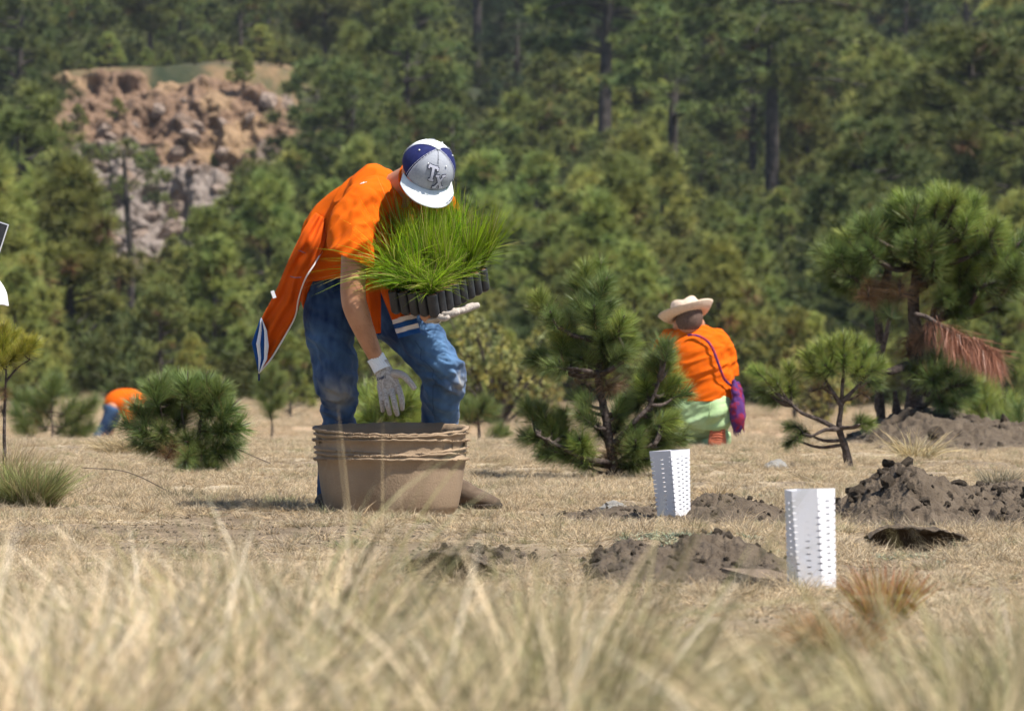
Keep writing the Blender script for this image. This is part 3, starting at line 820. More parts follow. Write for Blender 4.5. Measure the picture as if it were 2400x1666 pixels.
for _ in range(3300):
    D_ = rng.uniform(5.8, 10.2) if rng.random() < .78 else rng.uniform(10.2, 12.8); px = rng.uniform(-120, 2520); X = (px - 1200) * D_ / F
    ytop = np.interp(px, HX, HT) + rng.normal(35, 38) + 60 * math.sin(px * .021 + D_) * .5
    z = CAMH - (ytop - HOR) * D_ / F; H = z - 0.0
    if H < .07 or H > .62: continue
    if D_ > 10.2: H = min(H * .75, .17)
    g = 'green' if (1150 < px < 1420 or px > 1960 or 650 < px < 800 or 120 < px < 230) else 'dry'
    i = rng.integers(3, 5) if (g == 'green' and rng.random() < .7) else rng.integers(0, 3)
    if rng.random() < .12: i = 5
    cl_ = fbm(np.array([[X * 2.6, D_ * 1.5, 3.0]]), 2, 91)[0]
    if cl_ < -.02 and rng.random() < .85: continue
    H *= .95 + .35 * cl_
    P.append((X, D_, gzs(X, D_))); rz.append(rng.uniform(0, 6.28)); s_.append(H / .30 * rng.uniform(.85, 1.1)); id_.append(i)
scatter('foreground_grass', P, np.array(rz), s_, id_, tallv, .28)
# fine mat of shorter grass in the gap at the bottom right
n = 9000; D = rng.uniform(9.5, 13.2, n); x = rng.uniform(80, 1350, n) * D / F
k = rng.random(n) < .8; x, D = x[k], D[k]
idx = rng.choice(8, len(x), p=[.15, .15, .15, .15, .15, .13, .04, .08])
scatter('short_foreground_grass', np.stack([x, D, gz(x, D)], 1), rng.uniform(0, 6.28, len(x)), rng.uniform(.4, .8, len(x)), idx, variants)
# a few long stalks that cross the fibre pots
def stalks():
    b, t, wv = [], [], []
    for (x0, y0, x1, y1, D_) in [(880, 1400, 760, 1000, 11.8), (815, 1330, 905, 1060, 12.2), (840, 1380, 830, 930, 12.0), (905, 1340, 880, 960, 12.3), (995, 1400, 930, 1120, 12.1), (520, 1400, 540, 1260, 12), (60, 1400, 95, 1170, 12), (440, 1420, 400, 1230, 11.8)]:
        a = at(x0, y0, D_); a.z = gzs(a.x, a.y); c = at(x1, y1, D_ + .05); b.append(a); t.append(c - a)
    b = np.array(b); t = np.array(t); L = np.linalg.norm(t, axis=1)
    V, T, C = ribbons(b, t / L[:, None], unit(len(b)) * .06, L, np.full(len(b), .0035), 6, np.tile([.33, .25, .13], (len(b), 1)), np.tile([.58, .45, .27], (len(b), 1)))
    tag(mkobj('grass_stalks', newmesh('grass_stalks', V, T, C), M['straw']), kind='stuff')
stalks()

def bunch(name, px, D, n, rad, Lr, lean, cb, ct, label, wd=.003, droop=.4, mixc=None, cat='grass', group=None, mat='straw', dz=0):
    loc = ground_at(px, D, dz)
    V, T, C = blade_tuft(n, rad, Lr, lean, np.array(cb), np.array(ct), wd, 5, droop, mixc=mixc)
    o = mkobj(name, newmesh(name, V, T, C), M[mat], None, loc)
    return tag(o, label, cat, group)
gr1, gr2 = (.06, .058, .022), (.22, .225, .10)
bunch('bunchgrass', 2290, 9.4, 3200, .17, (.22, .42), .75, gr1, gr2, 'large grey-green bunch of curling grass filling the lower right corner', .0026, .6, (.4, (.25, .18, .09), (.55, .45, .28)), group='bunchgrass clumps')
bunch('bunchgrass', 2130, 10.9, 1200, .10, (.12, .26), .8, gr1, gr2, 'smaller grey-green grass bunch just left of the lower right clump', .0028, .6, (.4, (.25, .18, .09), (.55, .45, .28)), group='bunchgrass clumps')
bunch('bunchgrass', 1290, 9.6, 1700, .10, (.22, .43), .45, gr1, (.36, .35, .19), 'upright green-brown grass bunch at the bottom centre', .0028, .5, (.4, (.25, .18, .09), (.55, .45, .28)), group='bunchgrass clumps')
bunch('bunchgrass', 66, 22.7, 1900, .10, (.13, .27), .5, (.09, .10, .03), (.36, .40, .15), 'green tussock at the left edge below the yellow seedling pine', .002, .22, (.3, (.2, .15, .07), (.5, .4, .22)), group='bunchgrass clumps')
bunch('bunchgrass', -20, 23.2, 1900, .13, (.14, .36), .45, (.2, .13, .06), (.48, .36, .20), 'brown dry tussock cut by the left edge', .002, .22, (.3, (.2, .15, .07), (.3, .3, .12)), group='bunchgrass clumps')
bunch('dry_tussock', 1680, 23.6, 320, .03, (.06, .12), .9, (.34, .22, .11), (.66, .5, .30), 'spiky straw-coloured tussock right of the rear tree shelter', .002, .2)
bunch('dry_tussock', 1205, 25.2, 260, .05, (.03, .07), .8, (.10, .08, .05), (.3, .24, .13), 'small dark dry tussock between the shoe and the middle pine', .002, .2)
bunch('dry_tussock', 505, 23.3, 420, .11, (.04, .09), .9, (.08, .07, .05), (.32, .27, .16), 'small dark dry tussock left of the man\'s shadow', .002, .2)
bunch('dry_tussock', 410, 23.6, 380, .07, (.04, .10), .8, (.08, .07, .05), (.32, .27, .16), 'grey dry tussock in front of the rounded pine bush', .002, .2)
bunch('dry_tussock', 2340, 24.0, 320, .07, (.06, .13), .6, (.09, .08, .06), (.33, .29, .2), 'dark thin tussock on the soil mound at the right edge', .002, .2, dz=.05)
for px_, D_, n_, lab_ in ((700, 20.6, 160, 'small straw tussock in front of the fibre pots at left'), (655, 22.9, 220, 'dark greenish tussock in the shade left of the fibre pots'), (160, 20.2, 200, 'loose straw tussock in the lower left of the mown ground'), (1150, 20.2, 150, 'thin straw tussock below the brown shoe'), (820, 18.9, 220, 'greenish tussock in front of the fibre pots'), (1400, 24.5, 160, 'pale tussock at the foot of the middle pine'), (560, 26, 200, 'straw tussock behind the pots at left'), (1750, 19.4, 160, 'short tussock left of the front tree shelter'), (2330, 18.0, 200, 'straw tussock below the tall soil heap at right'), (1130, 27, 180, 'dry tussock behind the pots at right'), (1900, 26.0, 200, 'reddish straw tussock below the crooked pine'), (1560, 29, 240, 'matted straw tussock at the foot of the kneeling man')):
    bunch('dry_tussock', px_, D_, n_, .05, (.03, .085), .9, (.17, .13, .07) if n_ != 220 else (.14, .15, .06), (.62, .50, .33) if n_ != 220 else (.42, .42, .22), lab_, .002, .35)
bunch('dry_tussock', 350, 31, 900, .28, (.08, .2), .7, (.22, .16, .08), (.50, .40, .23), 'broad pale grass clump in front of the rounded bush at left', .003, .5)
bunch('dry_tussock', 2150, 29.5, 300, .08, (.12, .26), .6, (.3, .24, .12), (.60, .5, .3), 'pale straw tussock under the large multi-stemmed pine', .003, .5)
bunch('seedling_tussock', 2070, 14.2, 460, .035, (.10, .21), .40, (.22, .28, .035), (.36, .14, .07), 'reddish-tipped young pine tuft with yellow-green base in front of hole', .0036, .12, (.3, (.22, .25, .04), (.30, .24, .05)), cat='seedling', mat='seedling')
bunch('seedling_tussock', 1965, 12.9, 700, .05, (.12, .20), .6, (.22, .18, .04), (.46, .19, .10), 'reddish-brown dry tuft beside the front tree shelter', .0025, .3, (.35, (.2, .14, .07), (.42, .25, .15)), cat='seedling', mat='seedling')
bunch('seedling_tussock', 1935, 11.3, 700, .07, (.14, .26), .8, (.18, .12, .05), (.48, .26, .14), 'brown dry tuft nearest below the front tree shelter', .0025, .4, (.35, (.2, .14, .07), (.52, .35, .2)), cat='seedling', mat='seedling')
# pale low herb carpet behind the front shelter
def herbs():
    parts = []
    for (cx, dd, rx, rd, nn) in [(1610, 19.6, .22, .45, 170), (1790, 24.3, .14, .3, 70), (1680, 18.9, .2, .3, 50), (2120, 18.6, .14, .4, 40)]:
        X = (cx - 1200) * dd / F
        for _ in range(nn):
            x_ = X + rng.normal(0, rx * .5); d_ = dd + rng.normal(0, rd * .5)
            V, T, C = blade_tuft(9, .008, (.012, .03), .9, np.array([.12, .14, .08]), np.array([.38, .43, .30]), .007, 2, .3)
            V = V + [x_, d_, gzs(x_, d_) + .004]; parts.append((V, T, C))
    V, T, C = join(parts); tag(mkobj('low_herbs', newmesh('low_herbs', V, T, C), M['straw']), kind='stuff')
herbs()

# ------------------------------------------------------------------ dug soil
clods = [rock_mesh('clod', 20 + s, 2, .5) for s in range(4)]
for c_ in clods: c_.materials.append(M['soil'])
def mound(name, label, x0, x1, d0, d1, hf, clod_n, cs=(.006, .03), nu=170, nv=90, group='heaps of dug soil'):
    """x in px at mean depth; hf(u,v) -> height in m above the ground"""
    dm = (d0 + d1) / 2
    U, Vv = np.meshgrid(np.linspace(0, 1, nu), np.linspace(0, 1, nv), indexing='ij')
    X = (x0 + (x1 - x0) * U - 1200) * dm / F; D_ = d0 + (d1 - d0) * Vv
    p = np.stack([X, D_, 0 * X], -1).reshape(-1, 3)
    h = hf(U, Vv)
    edge = np.clip(4 * np.minimum(np.minimum(U, 1 - U), np.minimum(Vv, 1 - Vv)), 0, 1) ** .6
    n1 = fbm(p * 5, 4, 71).reshape(X.shape); n2 = np.abs(fbm(p * 16, 3, 73)).reshape(X.shape)
    hh = h * edge
    k = np.clip(hh / .05, 0, 1)
    n3 = np.abs(fbm(p * 38, 3, 79)).reshape(X.shape)
    z = gz(X, D_, True) - .012 + hh + (n1 * .034 + (0.5 - n2) * .036 + (.5 - n3) * .014) * k
    V = np.stack([X, D_, z], -1).reshape(-1, 3)
    i = np.arange((nu - 1) * nv).reshape(nu - 1, nv)[:, :-1].ravel()
    T = np.stack([i, i + nv, i + nv + 1, i + 1], 1)
    loc = Vector((float(X[nu // 2, nv // 2]), dm, 0.0))
    e = empty(name, loc, label, 'soil heap', group)
    o = mkobj('heap', newmesh('heap', V, T, None, True), M['soil'], e)
    idx = rng.integers(0, nu * nv, clod_n * 4); zz = V[idx]; hk = hh.reshape(-1)[idx]; zz = zz[hk > .008][:clod_n]
    for q in zz:
        c = mkobj('clod', clods[random.randrange(4)], None, e); s = random.uniform(*cs) * (1 if random.random() < .8 else 1.5)
        c.matrix_parent_inverse = Matrix.Translation(-loc)
        c.location = (q[0], q[1], q[2] + s * .25); c.scale = (s * 1.2, s, s * .8); c.rotation_euler = (random.random() * 6, random.random(), random.random() * 6)
    return e
def h_main(u, v):
    pk = .17 * np.exp(-((u - .30) / .13) ** 2) + .085 * np.exp(-((u - .13) / .12) ** 2) + .13 * np.exp(-((u - .60) / .22) ** 2) + .07 * np.exp(-((u - .9) / .15) ** 2)
    return pk * np.exp(-((v - .55) / .30) ** 2)
mound('soil_heap', 'tall heap of fresh brown soil at the right behind the front shelter', 1930, 2560, 20.0, 23.2, h_main, 260, (.005, .022), 300, 150)
mound('soil_heap', 'low grassy soil bank under the large multi-stemmed pine', 1960, 2600, 31.5, 36.5, lambda u, v: (.20 * np.exp(-((u - .35) / .28) ** 2) + .1 * np.exp(-((u - .8) / .2) ** 2)) * np.exp(-((v - .5) / .3) ** 2), 50, (.01, .04))
mound('soil_heap', 'flat spread of clods around the rear tree shelter', 1230, 1890, 20.6, 23.4, lambda u, v: (.026 + .040 * np.exp(-((u - .72) / .2) ** 2)) * np.exp(-((v - .45) / .3) ** 2), 240, (.003, .012))
mound('soil_heap', 'flat spread of clods left of the front tree shelter', 1340, 1900, 15.9, 19.4, lambda u, v: (.028 + .035 * np.exp(-((u - .2) / .15) ** 2) + .035 * np.exp(-((u - .6) / .25) ** 2)) * np.exp(-((v - .5) / .3) ** 2), 260, (.003, .013))
mound('soil_heap', 'thin crust of thrown soil behind the hole in the foreground', 960, 1400, 17.6, 19.4, lambda u, v: .04 * np.exp(-((u - .35) / .3) ** 2) * np.exp(-((v - .4) / .3) ** 2), 90, (.004, .014))
if 0: mound('soil_heap', 'turned-up sod along the hole beside the tall soil heap', 2040, 2250, 19.75, 20.6, lambda u, v: (.055 - .05 * u) * np.exp(-((v - .4) / .35) ** 2), 40, (.005, .014))
def stone(px, D, s, label, grp=None):
    o = mkobj('stone', rock_mesh('stone', int(px), 3, .45), M['stone'], None, ground_at(px, D, s * .35)); o.scale = (s * 1.3, s, s); tag(o, label, 'stone', grp)
stone(1443, 22.6, .033, 'grey broken stone on the grass left of the rear shelter')
stone(1415, 22.3, .03, 'flatter pale stone touching the grey broken stone')
stone(1820, 27.5, .045, 'dark lump on the grass between kneeling man and crooked pine')
b = mkobj('board', None)
bpy.data.objects.remove(b)
g0 = ground_at(1790, 16.6)
o = solid('board', [box_data((0, 0, 0), .075, .16, .006, Matrix.Rotation(.3, 3, 'Z'))], M['cardboard'], smooth=False); o.location = g0 + Vector((0, 0, .03)); o.rotation_euler = (.03, .05, 0)
tag(o, 'flat brown piece of card lying left of the front shelter foot', 'card')
# fallen twigs
for k, (px, D_, l, a, lab) in enumerate([(520, 29, .5, .5, 'long thin twig arching beside the rounded pine bush'), (300, 24.5, .4, -.4, 'thin twig sloping in front of the pale grass clump')]):
    g = ground_at(px, D_)
    o = solid('twig', [tube_data([g + Vector((-l / 2, 0, .12)), g + Vector((0, 0, .10)), g + Vector((l / 2, 0, .005))], [.002, .002, .003], n=5)], M['bark']); tag(o, lab, 'twig')

# undercut banks of the two holes: a sod lip over a dark cavity
def undercut(label, cx, D_, w_, h_, lip, skew=0.0):
    X = (cx - 1200) * D_ / F; nu = 90; z0c = gzs(X, D_ + .7) - .004
    prof = [(.50, -.2), (.32, .45), (.14, .85), (-.01, 1.0), (-.055, .95), (-.06, .86), (.03, .78), (.11, .55), (.13, .0), (.12, -1.2), (.10, -2.6)]
    V, Fc = [], []
    for i in range(nu + 1):
        u = i / nu; x = X + (u - .5) * w_; env = max(0.02, math.sin(math.pi * u)) ** .45 * (1 - skew * u)
        for j, (dy, dz) in enumerate(prof):
            q = np.array([[x * 22, j * .5, cx * .1]]); n_ = fbm(q, 3, 5)[0]; m_ = fbm(q * 2.7, 2, 15)[0]
            yy = D_ + dy * (1 if dy > .13 else lip / .06 if dy < 0 else 1) * (.6 + .4 * env) + n_ * .016 - math.sin(math.pi * u) * .0
            zz = z0c + dz * h_ * env + (n_ * .010 + m_ * .006) * (1 if dz > 0 else .3)
            V.append((x, yy - (1 - env) * .05, zz))
    m = len(prof)
    for i in range(nu):
        for j in range(m - 1): a = i * m + j; Fc.append((a, a + 1, a + m + 1, a + m))
    loc = Vector((X, D_, gzs(X, D_)))
    e = empty('hole_bank', loc, label, 'soil bank', 'undercut hole banks')
    o = solid('undercut_soil', [(V, Fc)], M['soil'], e)
    # roots and straw hanging over the lip
    n = int(260 * w_ / .3); u = rng.uniform(.05, .95, n); x = X + (u - .5) * w_; env = np.sin(np.pi * u) ** .45 * (1 - skew * u)
    z0 = z0c
    base = np.stack([x, D_ - .02 + rng.uniform(-.02, .30, n), z0 + h_ * env * .93], 1); base[:, 2] -= (base[:, 1] - D_) * .25
    d = np.stack([rng.normal(0, .8, n), rng.normal(-.5, .6, n), rng.normal(.5, .5, n)], 1)
    V2, T2, C2 = ribbons(base, d, np.tile([0, -.1, -.5], (n, 1)), rng.uniform(.015, .045, n), np.full(n, .0018), 3, np.tile(SB, (n, 1)), np.tile(ST * .9, (n, 1)))
    tag(mkobj('straw_fringe', newmesh('straw_fringe', V2, T2, C2), M['straw'], e), kind='stuff')
undercut('dark undercut bank of the dug hole below the fibre pots', 1045, 17.2, .30, .075, .07)
undercut('dark undercut bank of the hole between front shelter and tall soil heap', 2150, 19.6, .34, .07, .07, .45)

# crumbs of soil and plant litter on the meadow
cr = bpy.data.collections.new('crumb_variants')
for k in range(3):
    o_ = bpy.data.objects.new('crumb_%d' % k, rock_mesh('crumb', 60 + k, 1, .5)); o_.data.materials.append(M['soil']); cr.objects.link(o_)
n = 9000; D = 13 + 14 * rng.random(n); x = inframe(D); k = rng.random(n) < .1 + .9 * soilmask(x, D); x, D = x[k], D[k]
scatter('soil_crumbs', np.stack([x, D, gz(x, D) + .001], 1), rng.uniform(0, 6.28, len(x)), rng.uniform(.0015, .007, len(x)), rng.integers(0, 3, len(x)), cr)

rj = lambda a: random.uniform(-a, a)
# ------------------------------------------------------------------ planted and wild pines on the meadow
NB, NT = np.array([.045, .075, .022]), np.array([.205, .265, .075])
def shoot_mesh(seed, n=460, axL=.13, L=(.10, .15), w=.0021, cb=NB, ct=NT, fwd=.95, dry=.05, droop=.10, tipn=.5, dead=False):
    global rng
    keep = rng; rng = np.random.default_rng(seed)
    t = rng.random(n) ** .75
    az = rng.uniform(0, 6.283, n)
    f = fwd * (.45 + 1.1 * t ** 2) + rng.normal(0, .18, n)
    d = np.stack([np.cos(az), np.sin(az), f], 1)
    base = np.stack([0 * t, 0 * t, t * axL], 1)
    bend = np.stack([np.cos(az) * .02, np.sin(az) * .02, np.full(n, .10)], 1) + rng.normal(0, .05, (n, 3))
    ln = rng.uniform(*L, n) * (1 - .25 * t)
    cv = rng.uniform(.7, 1.3, n)[:, None]; hv = 1 + rng.uniform(-1, 1, n)[:, None] * np.array([.15, 0, -.1])
    CB, CT = cb * cv * hv, ct * cv * hv
    m = (rng.random(n) < dry) & (t < .5)
    CB[m] = np.array([.14, .075, .035]) * cv[m]; CT[m] = np.array([.34, .20, .10]) * cv[m]
    V, T, C = ribbons(base, d, bend, ln, np.full(n, w), 3, CB, CT)
    me = newmesh('needle_cluster', V, T, C); me.materials.append(M['needle']); rng = keep
    return me
SH = {'dark': [shoot_mesh(900 + i) for i in range(3)],
      'light': [shoot_mesh(910 + i, cb=NB * 1.5, ct=NT * 1.55 * np.array([1.08, 1.0, .7])) for i in range(3)],
      'yellow': [shoot_mesh(920 + i, cb=np.array([.14, .15, .02]), ct=np.array([.46, .42, .06])) for i in range(2)],
      'bushy': [shoot_mesh(930 + i, 540, .09, (.11, .15), .0021, NB * 1.2, NT * 1.2, .75) for i in range(3)],
      'brown': [shoot_mesh(940 + i, 300, .14, (.10, .16), .0019, np.array([.11, .06, .03]), np.array([.32, .19, .09]), .1, 0) for i in range(2)]}
def meadow_pine(name, label, trunks, shoots, D, rt=.02, cat='tree', sc=1.0, group=None, nscale=1.0, dens=0.0):
    """trunks: list of polylines [(px,py,dD)...]; shoots: (px,py,dD,kind,scale,(dx,dy,dz) or None)"""
    b = trunks[0][0]
    loc = at(b[0], b[1], D)
    e = empty(name, loc, label, cat, group)
    nodes = []
    for x_ in list(shoots):
        if dens and x_[1] > 660 and random.random() < dens: shoots.append((x_[0] + rj(14), x_[1] + rj(12), x_[2] + rj(.08), x_[3], x_[4] * .9, None if x_[5] is None else tuple(Vector(x_[5]) + Vector((rj(.3), rj(.3), rj(.2))))))
    for k, tr in enumerate(trunks):
        P = [at(x, y, D + dd) for x, y, dd in tr]
        r0 = rt * (1 if k == 0 else .6); rr_ = [r0 * (1 - .62 * i / (len(P) - 1)) for i in range(len(P))]
        dat = tube_data(P, rr_, None, (1, .2, 0), 10, 5)
        v = np.array(dat[0]); v = v + fbm(v * 45, 2, 3)[:, None] * rt * .12
        solid('trunk' if k == 0 or len(tr) > 3 else 'limb', [(list(map(tuple, v)), dat[1])], M['bark'], e)
        S = catmull(P, 5); nodes += [(np.array(q), k) for q in S]
    N = np.array([q for q, _ in nodes])
    for s in shoots:
        x, y, dd, kind, scl = s[:5]; tip = np.array(at(x, y, D + dd))
        # grows from the nearest wood that lies lower
        cand = N[N[:, 2] < tip[2] - .02] if (N[:, 2] < tip[2] - .02).any() else N
        q = cand[np.argmin(((cand - tip) ** 2).sum(1) + .15 * (tip[2] - cand[:, 2]) ** 2)]
        v = tip - q; ln = np.linalg.norm(v)
        dirn = s[5] if len(s) > 5 and s[5] is not None else None
        if dirn is None:
            dirn = v / (ln + 1e-6) + np.array([0, -.15, .75])
        dirn = Vector(dirn).normalized()
        if ln > .05:
            mid = q + v * .5 + np.array([0, 0, -ln * .10]) 
            e2 = tip + np.array(dirn) * .10 * scl
            solid('branch', [tube_data([q, mid, tip, e2], [rt * .42, rt * .32, rt * .22, rt * .12], None, (0, 1, .1), 7, 4)], M['bark'], e)
        ms = SH[kind]
        o = mkobj('needle_cluster', random.choice(ms), None, e)
        o.matrix_parent_inverse = Matrix.Translation(-loc)
        fr = frame(dirn).to_4x4() @ Matrix.Rotation(random.random() * 6.28, 4, 'Z')
        o.matrix_basis = Matrix.Translation(Vector(tip) - dirn * .05 * scl) @ fr @ Matrix.Scale(scl * nscale, 4)
    return e
def c3(x, y): return 1200 + x * .3885, 580 + y * .3885
def c4(x, y): return 1700 + x * .42, 430 + y * .42
def c5(x, y): return x * .4637, 500 + y * .4637
# middle pine
L3 = [(450, 200, 'light', .85, (-.1, 0, 1)), (520, 170, 'light', .75, (.2, -.2, 1)), (420, 260, 'dark', .9, (-.35, .2, 1)), (540, 280, 'dark', .85, (.35, 0, 1)), (490, 330, 'dark', .9, (0, -.4, 1)),
      (430, 400, 'dark', .85, (-.4, 0, .8)), (560, 400, 'dark', .85, (.4, 0, .9)), (500, 460, 'dark', .9, (0, -.5, .9)),
      (190, 370, 'light', .85, (-.35, 0, 1)), (240, 440, 'dark', .85, (-.3, -.2, 1)), (290, 480, 'dark', .8, None), (350, 470, 'dark', .8, None),
      (300, 620, 'light', .95, (-.25, -.5, 1)), (240, 700, 'dark', .95, (-1, 0, .25)), (190, 690, 'dark', .9, (-1, .2, .2)), (360, 680, 'dark', .9, (-.6, -.3, .5)), (420, 610, 'dark', .9, None), (300, 730, 'dark', .8, (-.9, -.3, .1)),
      (540, 600, 'dark', .9, (0, -.7, .8)), (600, 560, 'light', .9, (.3, -.3, 1)), (660, 520, 'light', .9, (.35, 0, 1)), (665, 640, 'light', .9, (.7, -.2, .7)), (630, 670, 'dark', .85, (.6, -.4, .4)), (690, 600, 'dark', .7, (.6, .2, .9)), (560, 700, 'dark', .9, (.1, -.9, .3)), (450, 700, 'dark', .9, (-.3, -.8, .3)),
      (900, 660, 'dark', .85, (.1, 0, 1)), (935, 710, 'light', .75, (.2, -.3, 1)), (880, 740, 'dark', .85, (-.2, 0, 1)), (850, 820, 'dark', .9, (.2, -.2, 1)), (930, 860, 'light', .9, (.7, -.2, .6)), (800, 890, 'light', .95, (0, -.5, .8)), (990, 900, 'dark', .8, (1, 0, .3)), (860, 940, 'dark', .9, (.5, -.5, .3)), (760, 960, 'dark', .85, (.0, -.7, .5)),
      (120, 1020, 'dark', .85, (-.5, 0, 1)), (180, 1060, 'dark', .85, (-.2, -.2, 1)), (150, 1160, 'dark', .9, (-1, 0, .2)), (240, 1120, 'dark', .9, (-.3, -.3, .8)), (320, 1080, 'light', .9, (-.2, -.3, 1)), (330, 1190, 'light', .95, (-.5, -.6, .3)), (430, 1210, 'light', 1.0, (-.2, -.8, .5)), (380, 1270, 'dark', .9, (-.5, -.7, .2)), (260, 1240, 'dark', .8, (-.9, -.3, .1)), (470, 1290, 'dark', .85, (-.2, -.9, .3)),
      (780, 1090, 'dark', .85, (.4, -.3, .7)), (860, 1130, 'dark', .95, (.8, -.2, .4)), (950, 1160, 'dark', .9, (1, 0, .3)), (820, 1210, 'dark', .9, (.6, -.6, .3)), (720, 1240, 'dark', .9, (.1, -.8, .4)), (900, 1060, 'light', .8, (.9, 0, .3)), (720, 1150, 'dark', .8, (.2, -.6, .6)), (700, 1310, 'dark', .8, (.5, -.8, .1)), (790, 1290, 'dark', .8, (.8, -.5, .1)),
      (440, 960, 'dark', .8, (-.6, .3, .6)), (460, 1050, 'dark', .85, (-.5, -.3, .5)), (640, 980, 'dark', .75, (.4, .3, .7)), (640, 1080, 'dark', .8, (.3, -.4, .8)), (540, 1130, 'dark', .7, (-.2, -.8, .4)),
      (560, 800, 'brown', .8, (.3, -.4, -.7)), (620, 820, 'brown', .7, (.6, 0, -.5)), (450, 830, 'brown', .6, (-.6, -.2, -.4)), (640, 1180, 'brown', .8, (.2, -.5, -.8)), (580, 1250, 'brown', .8, (-.2, -.6, -.6))]
meadow_pine('planted_pine', 'waist-high dark green pine with layered whorls between planter and kneeling man',
            [[(*c3(630, 1400), 0), (*c3(590, 1180), 0), (*c3(555, 970), 0), (*c3(522, 800), 0), (*c3(535, 600), .02), (*c3(510, 420), 0), (*c3(485, 240), 0)],
             [(*c3(600, 1200), 0), (*c3(740, 1050), -.1), (*c3(830, 950), -.1), (*c3(890, 800), -.1)],
             [(*c3(610, 1300), 0), (*c3(440, 1270), -.1), (*c3(250, 1180), -.1), (*c3(160, 1130), -.1)],
             [(*c3(620, 1320), 0), (*c3(720, 1240), -.05), (*c3(860, 1190), -.1)],
             [(*c3(530, 760), 0), (*c3(420, 740), -.1), (*c3(280, 720), -.1)], [(*c3(525, 770), 0), (*c3(640, 710), -.1), (*c3(700, 660), -.1)],
             [(*c3(500, 560), 0), (*c3(350, 520), -.05), (*c3(210, 430), -.05)]],
            [(*c3(x, y), rj(.12), k, s, d) for x, y, k, s, d in L3], 26.9, .026, nscale=.92, dens=.9)
# multi-stemmed large pine at the right
L4 = [(560, 400, 'dark', 1, (-.9, -.1, .6)), (600, 480, 'dark', 1, (-.9, -.2, .3)), (640, 400, 'dark', 1.0, (-.5, -.4, .8)), (680, 340, 'light', 1, (-.5, 0, 1)), (740, 290, 'dark', 1, (-.3, -.3, 1)), (800, 260, 'dark', 1, (-.2, 0, 1)), (860, 240, 'dark', 1, (0, -.3, 1)),
      (930, 180, 'dark', 1, (-.2, 0, 1)), (1000, 150, 'light', 1, (0, 0, 1)), (1050, 170, 'dark', 1, (.2, .1, 1)), (960, 260, 'dark', 1, (0, -.5, .9)), (1080, 310, 'light', 1.05, (0, -.6, .9)), (1140, 330, 'dark', 1, (.3, -.4, .9)), (1020, 360, 'dark', 1, (-.2, -.6, .7)), (900, 350, 'dark', 1, (-.1, -.6, .8)), (800, 370, 'dark', 1, (-.3, -.6, .7)),
      (720, 440, 'dark', 1, (-.4, -.6, .5)), (640, 530, 'dark', .9, (-.8, -.3, .1)), (700, 500, 'dark', .9, (-.5, -.7, .2)), (1200, 120, 'light', .95, (-.2, 0, 1)), (1260, 110, 'light', .95, (0, -.2, 1)), (1330, 130, 'light', .95, (.1, 0, 1)), (1390, 140, 'light', .9, (.4, 0, 1)), (1270, 210, 'light', .95, (0, -.4, 1)), (1350, 240, 'light', .95, (.1, -.4, 1)), (1200, 250, 'dark', 1, (0, -.3, 1)),
      (1200, 380, 'light', 1, (.2, -.5, .9)), (1280, 400, 'light', 1, (.2, -.5, .9)), (1440, 280, 'light', .95, (.3, -.2, 1)), (1510, 260, 'light', .9, (.5, 0, 1)), (1560, 330, 'light', .9, (.7, 0, .8)), (1420, 370, 'dark', .95, (.3, -.4, .8)), (1500, 440, 'light', 1, (.6, -.3, .6)), (1600, 420, 'light', 1, (.9, 0, .4)), (1640, 520, 'dark', 1, (1, -.1, .1)), (1560, 560, 'dark', 1, (.8, -.4, .1)),
      (1460, 540, 'dark', 1, (.6, -.5, .2)), (1400, 600, 'dark', .95, (.4, -.7, 0)), (1350, 480, 'light', 1, (.3, -.6, .6)), (1250, 520, 'light', 1, (.2, -.7, .5)), (1180, 480, 'dark', 1, (.1, -.7, .5)), (1120, 430, 'dark', .95, (.1, -.7, .5)), (1300, 630, 'light', .9, (.4, -.5, .2)), (1350, 700, 'light', .85, (.7, -.3, .1)), (1280, 720, 'dark', .8, (.5, -.6, 0)), (1230, 640, 'dark', .85, (.1, -.8, .1)), (1660, 320, 'dark', .9, (.8, .2, .7)), (1540, 700, 'dark', .6, (.6, -.3, -.3)),
      (1150, 1100, 'dark', 1.1, (.05, -1, .1)), (1200, 1080, 'dark', 1.0, (.5, -.8, .3)), (1100, 1080, 'dark', 1.0, (-.5, -.8, .3)), (1160, 1040, 'dark', 1, (.1, -.6, .9)), (1290, 1130, 'dark', .9, (.8, -.4, .1)), (1180, 1180, 'dark', .9, (.3, -.8, -.4)), (1330, 1180, 'dark', .8, (.8, -.2, .2)), (1260, 1230, 'dark', .8, (.3, -.7, .0)),
      (880, 560, 'brown', 1, (-.2, -.5, -.7)), (800, 540, 'brown', 1, (-.3, -.4, -.6)), (960, 520, 'brown', .9, (0, -.5, -.7)), (1100, 480, 'brown', .9, (.2, -.5, -.6)), (1180, 660, 'brown', 1, (.3, -.3, -.8)), (940, 640, 'dark', .9, (-.1, .7, .2)), (900, 740, 'dark', .9, (-.1, .8, .2)), (760, 620, 'dark', .9, (-.5, .6, 0)), (1010, 880, 'brown', .9, (0, .2, -.8)), (1100, 850, 'brown', .9, (0, .5, -.5))]
L4 = L4 + [(x + rj(50), y + rj(40), k, s * .95, None) for x, y, k, s, d in L4[:46] + L4[:40:2]]
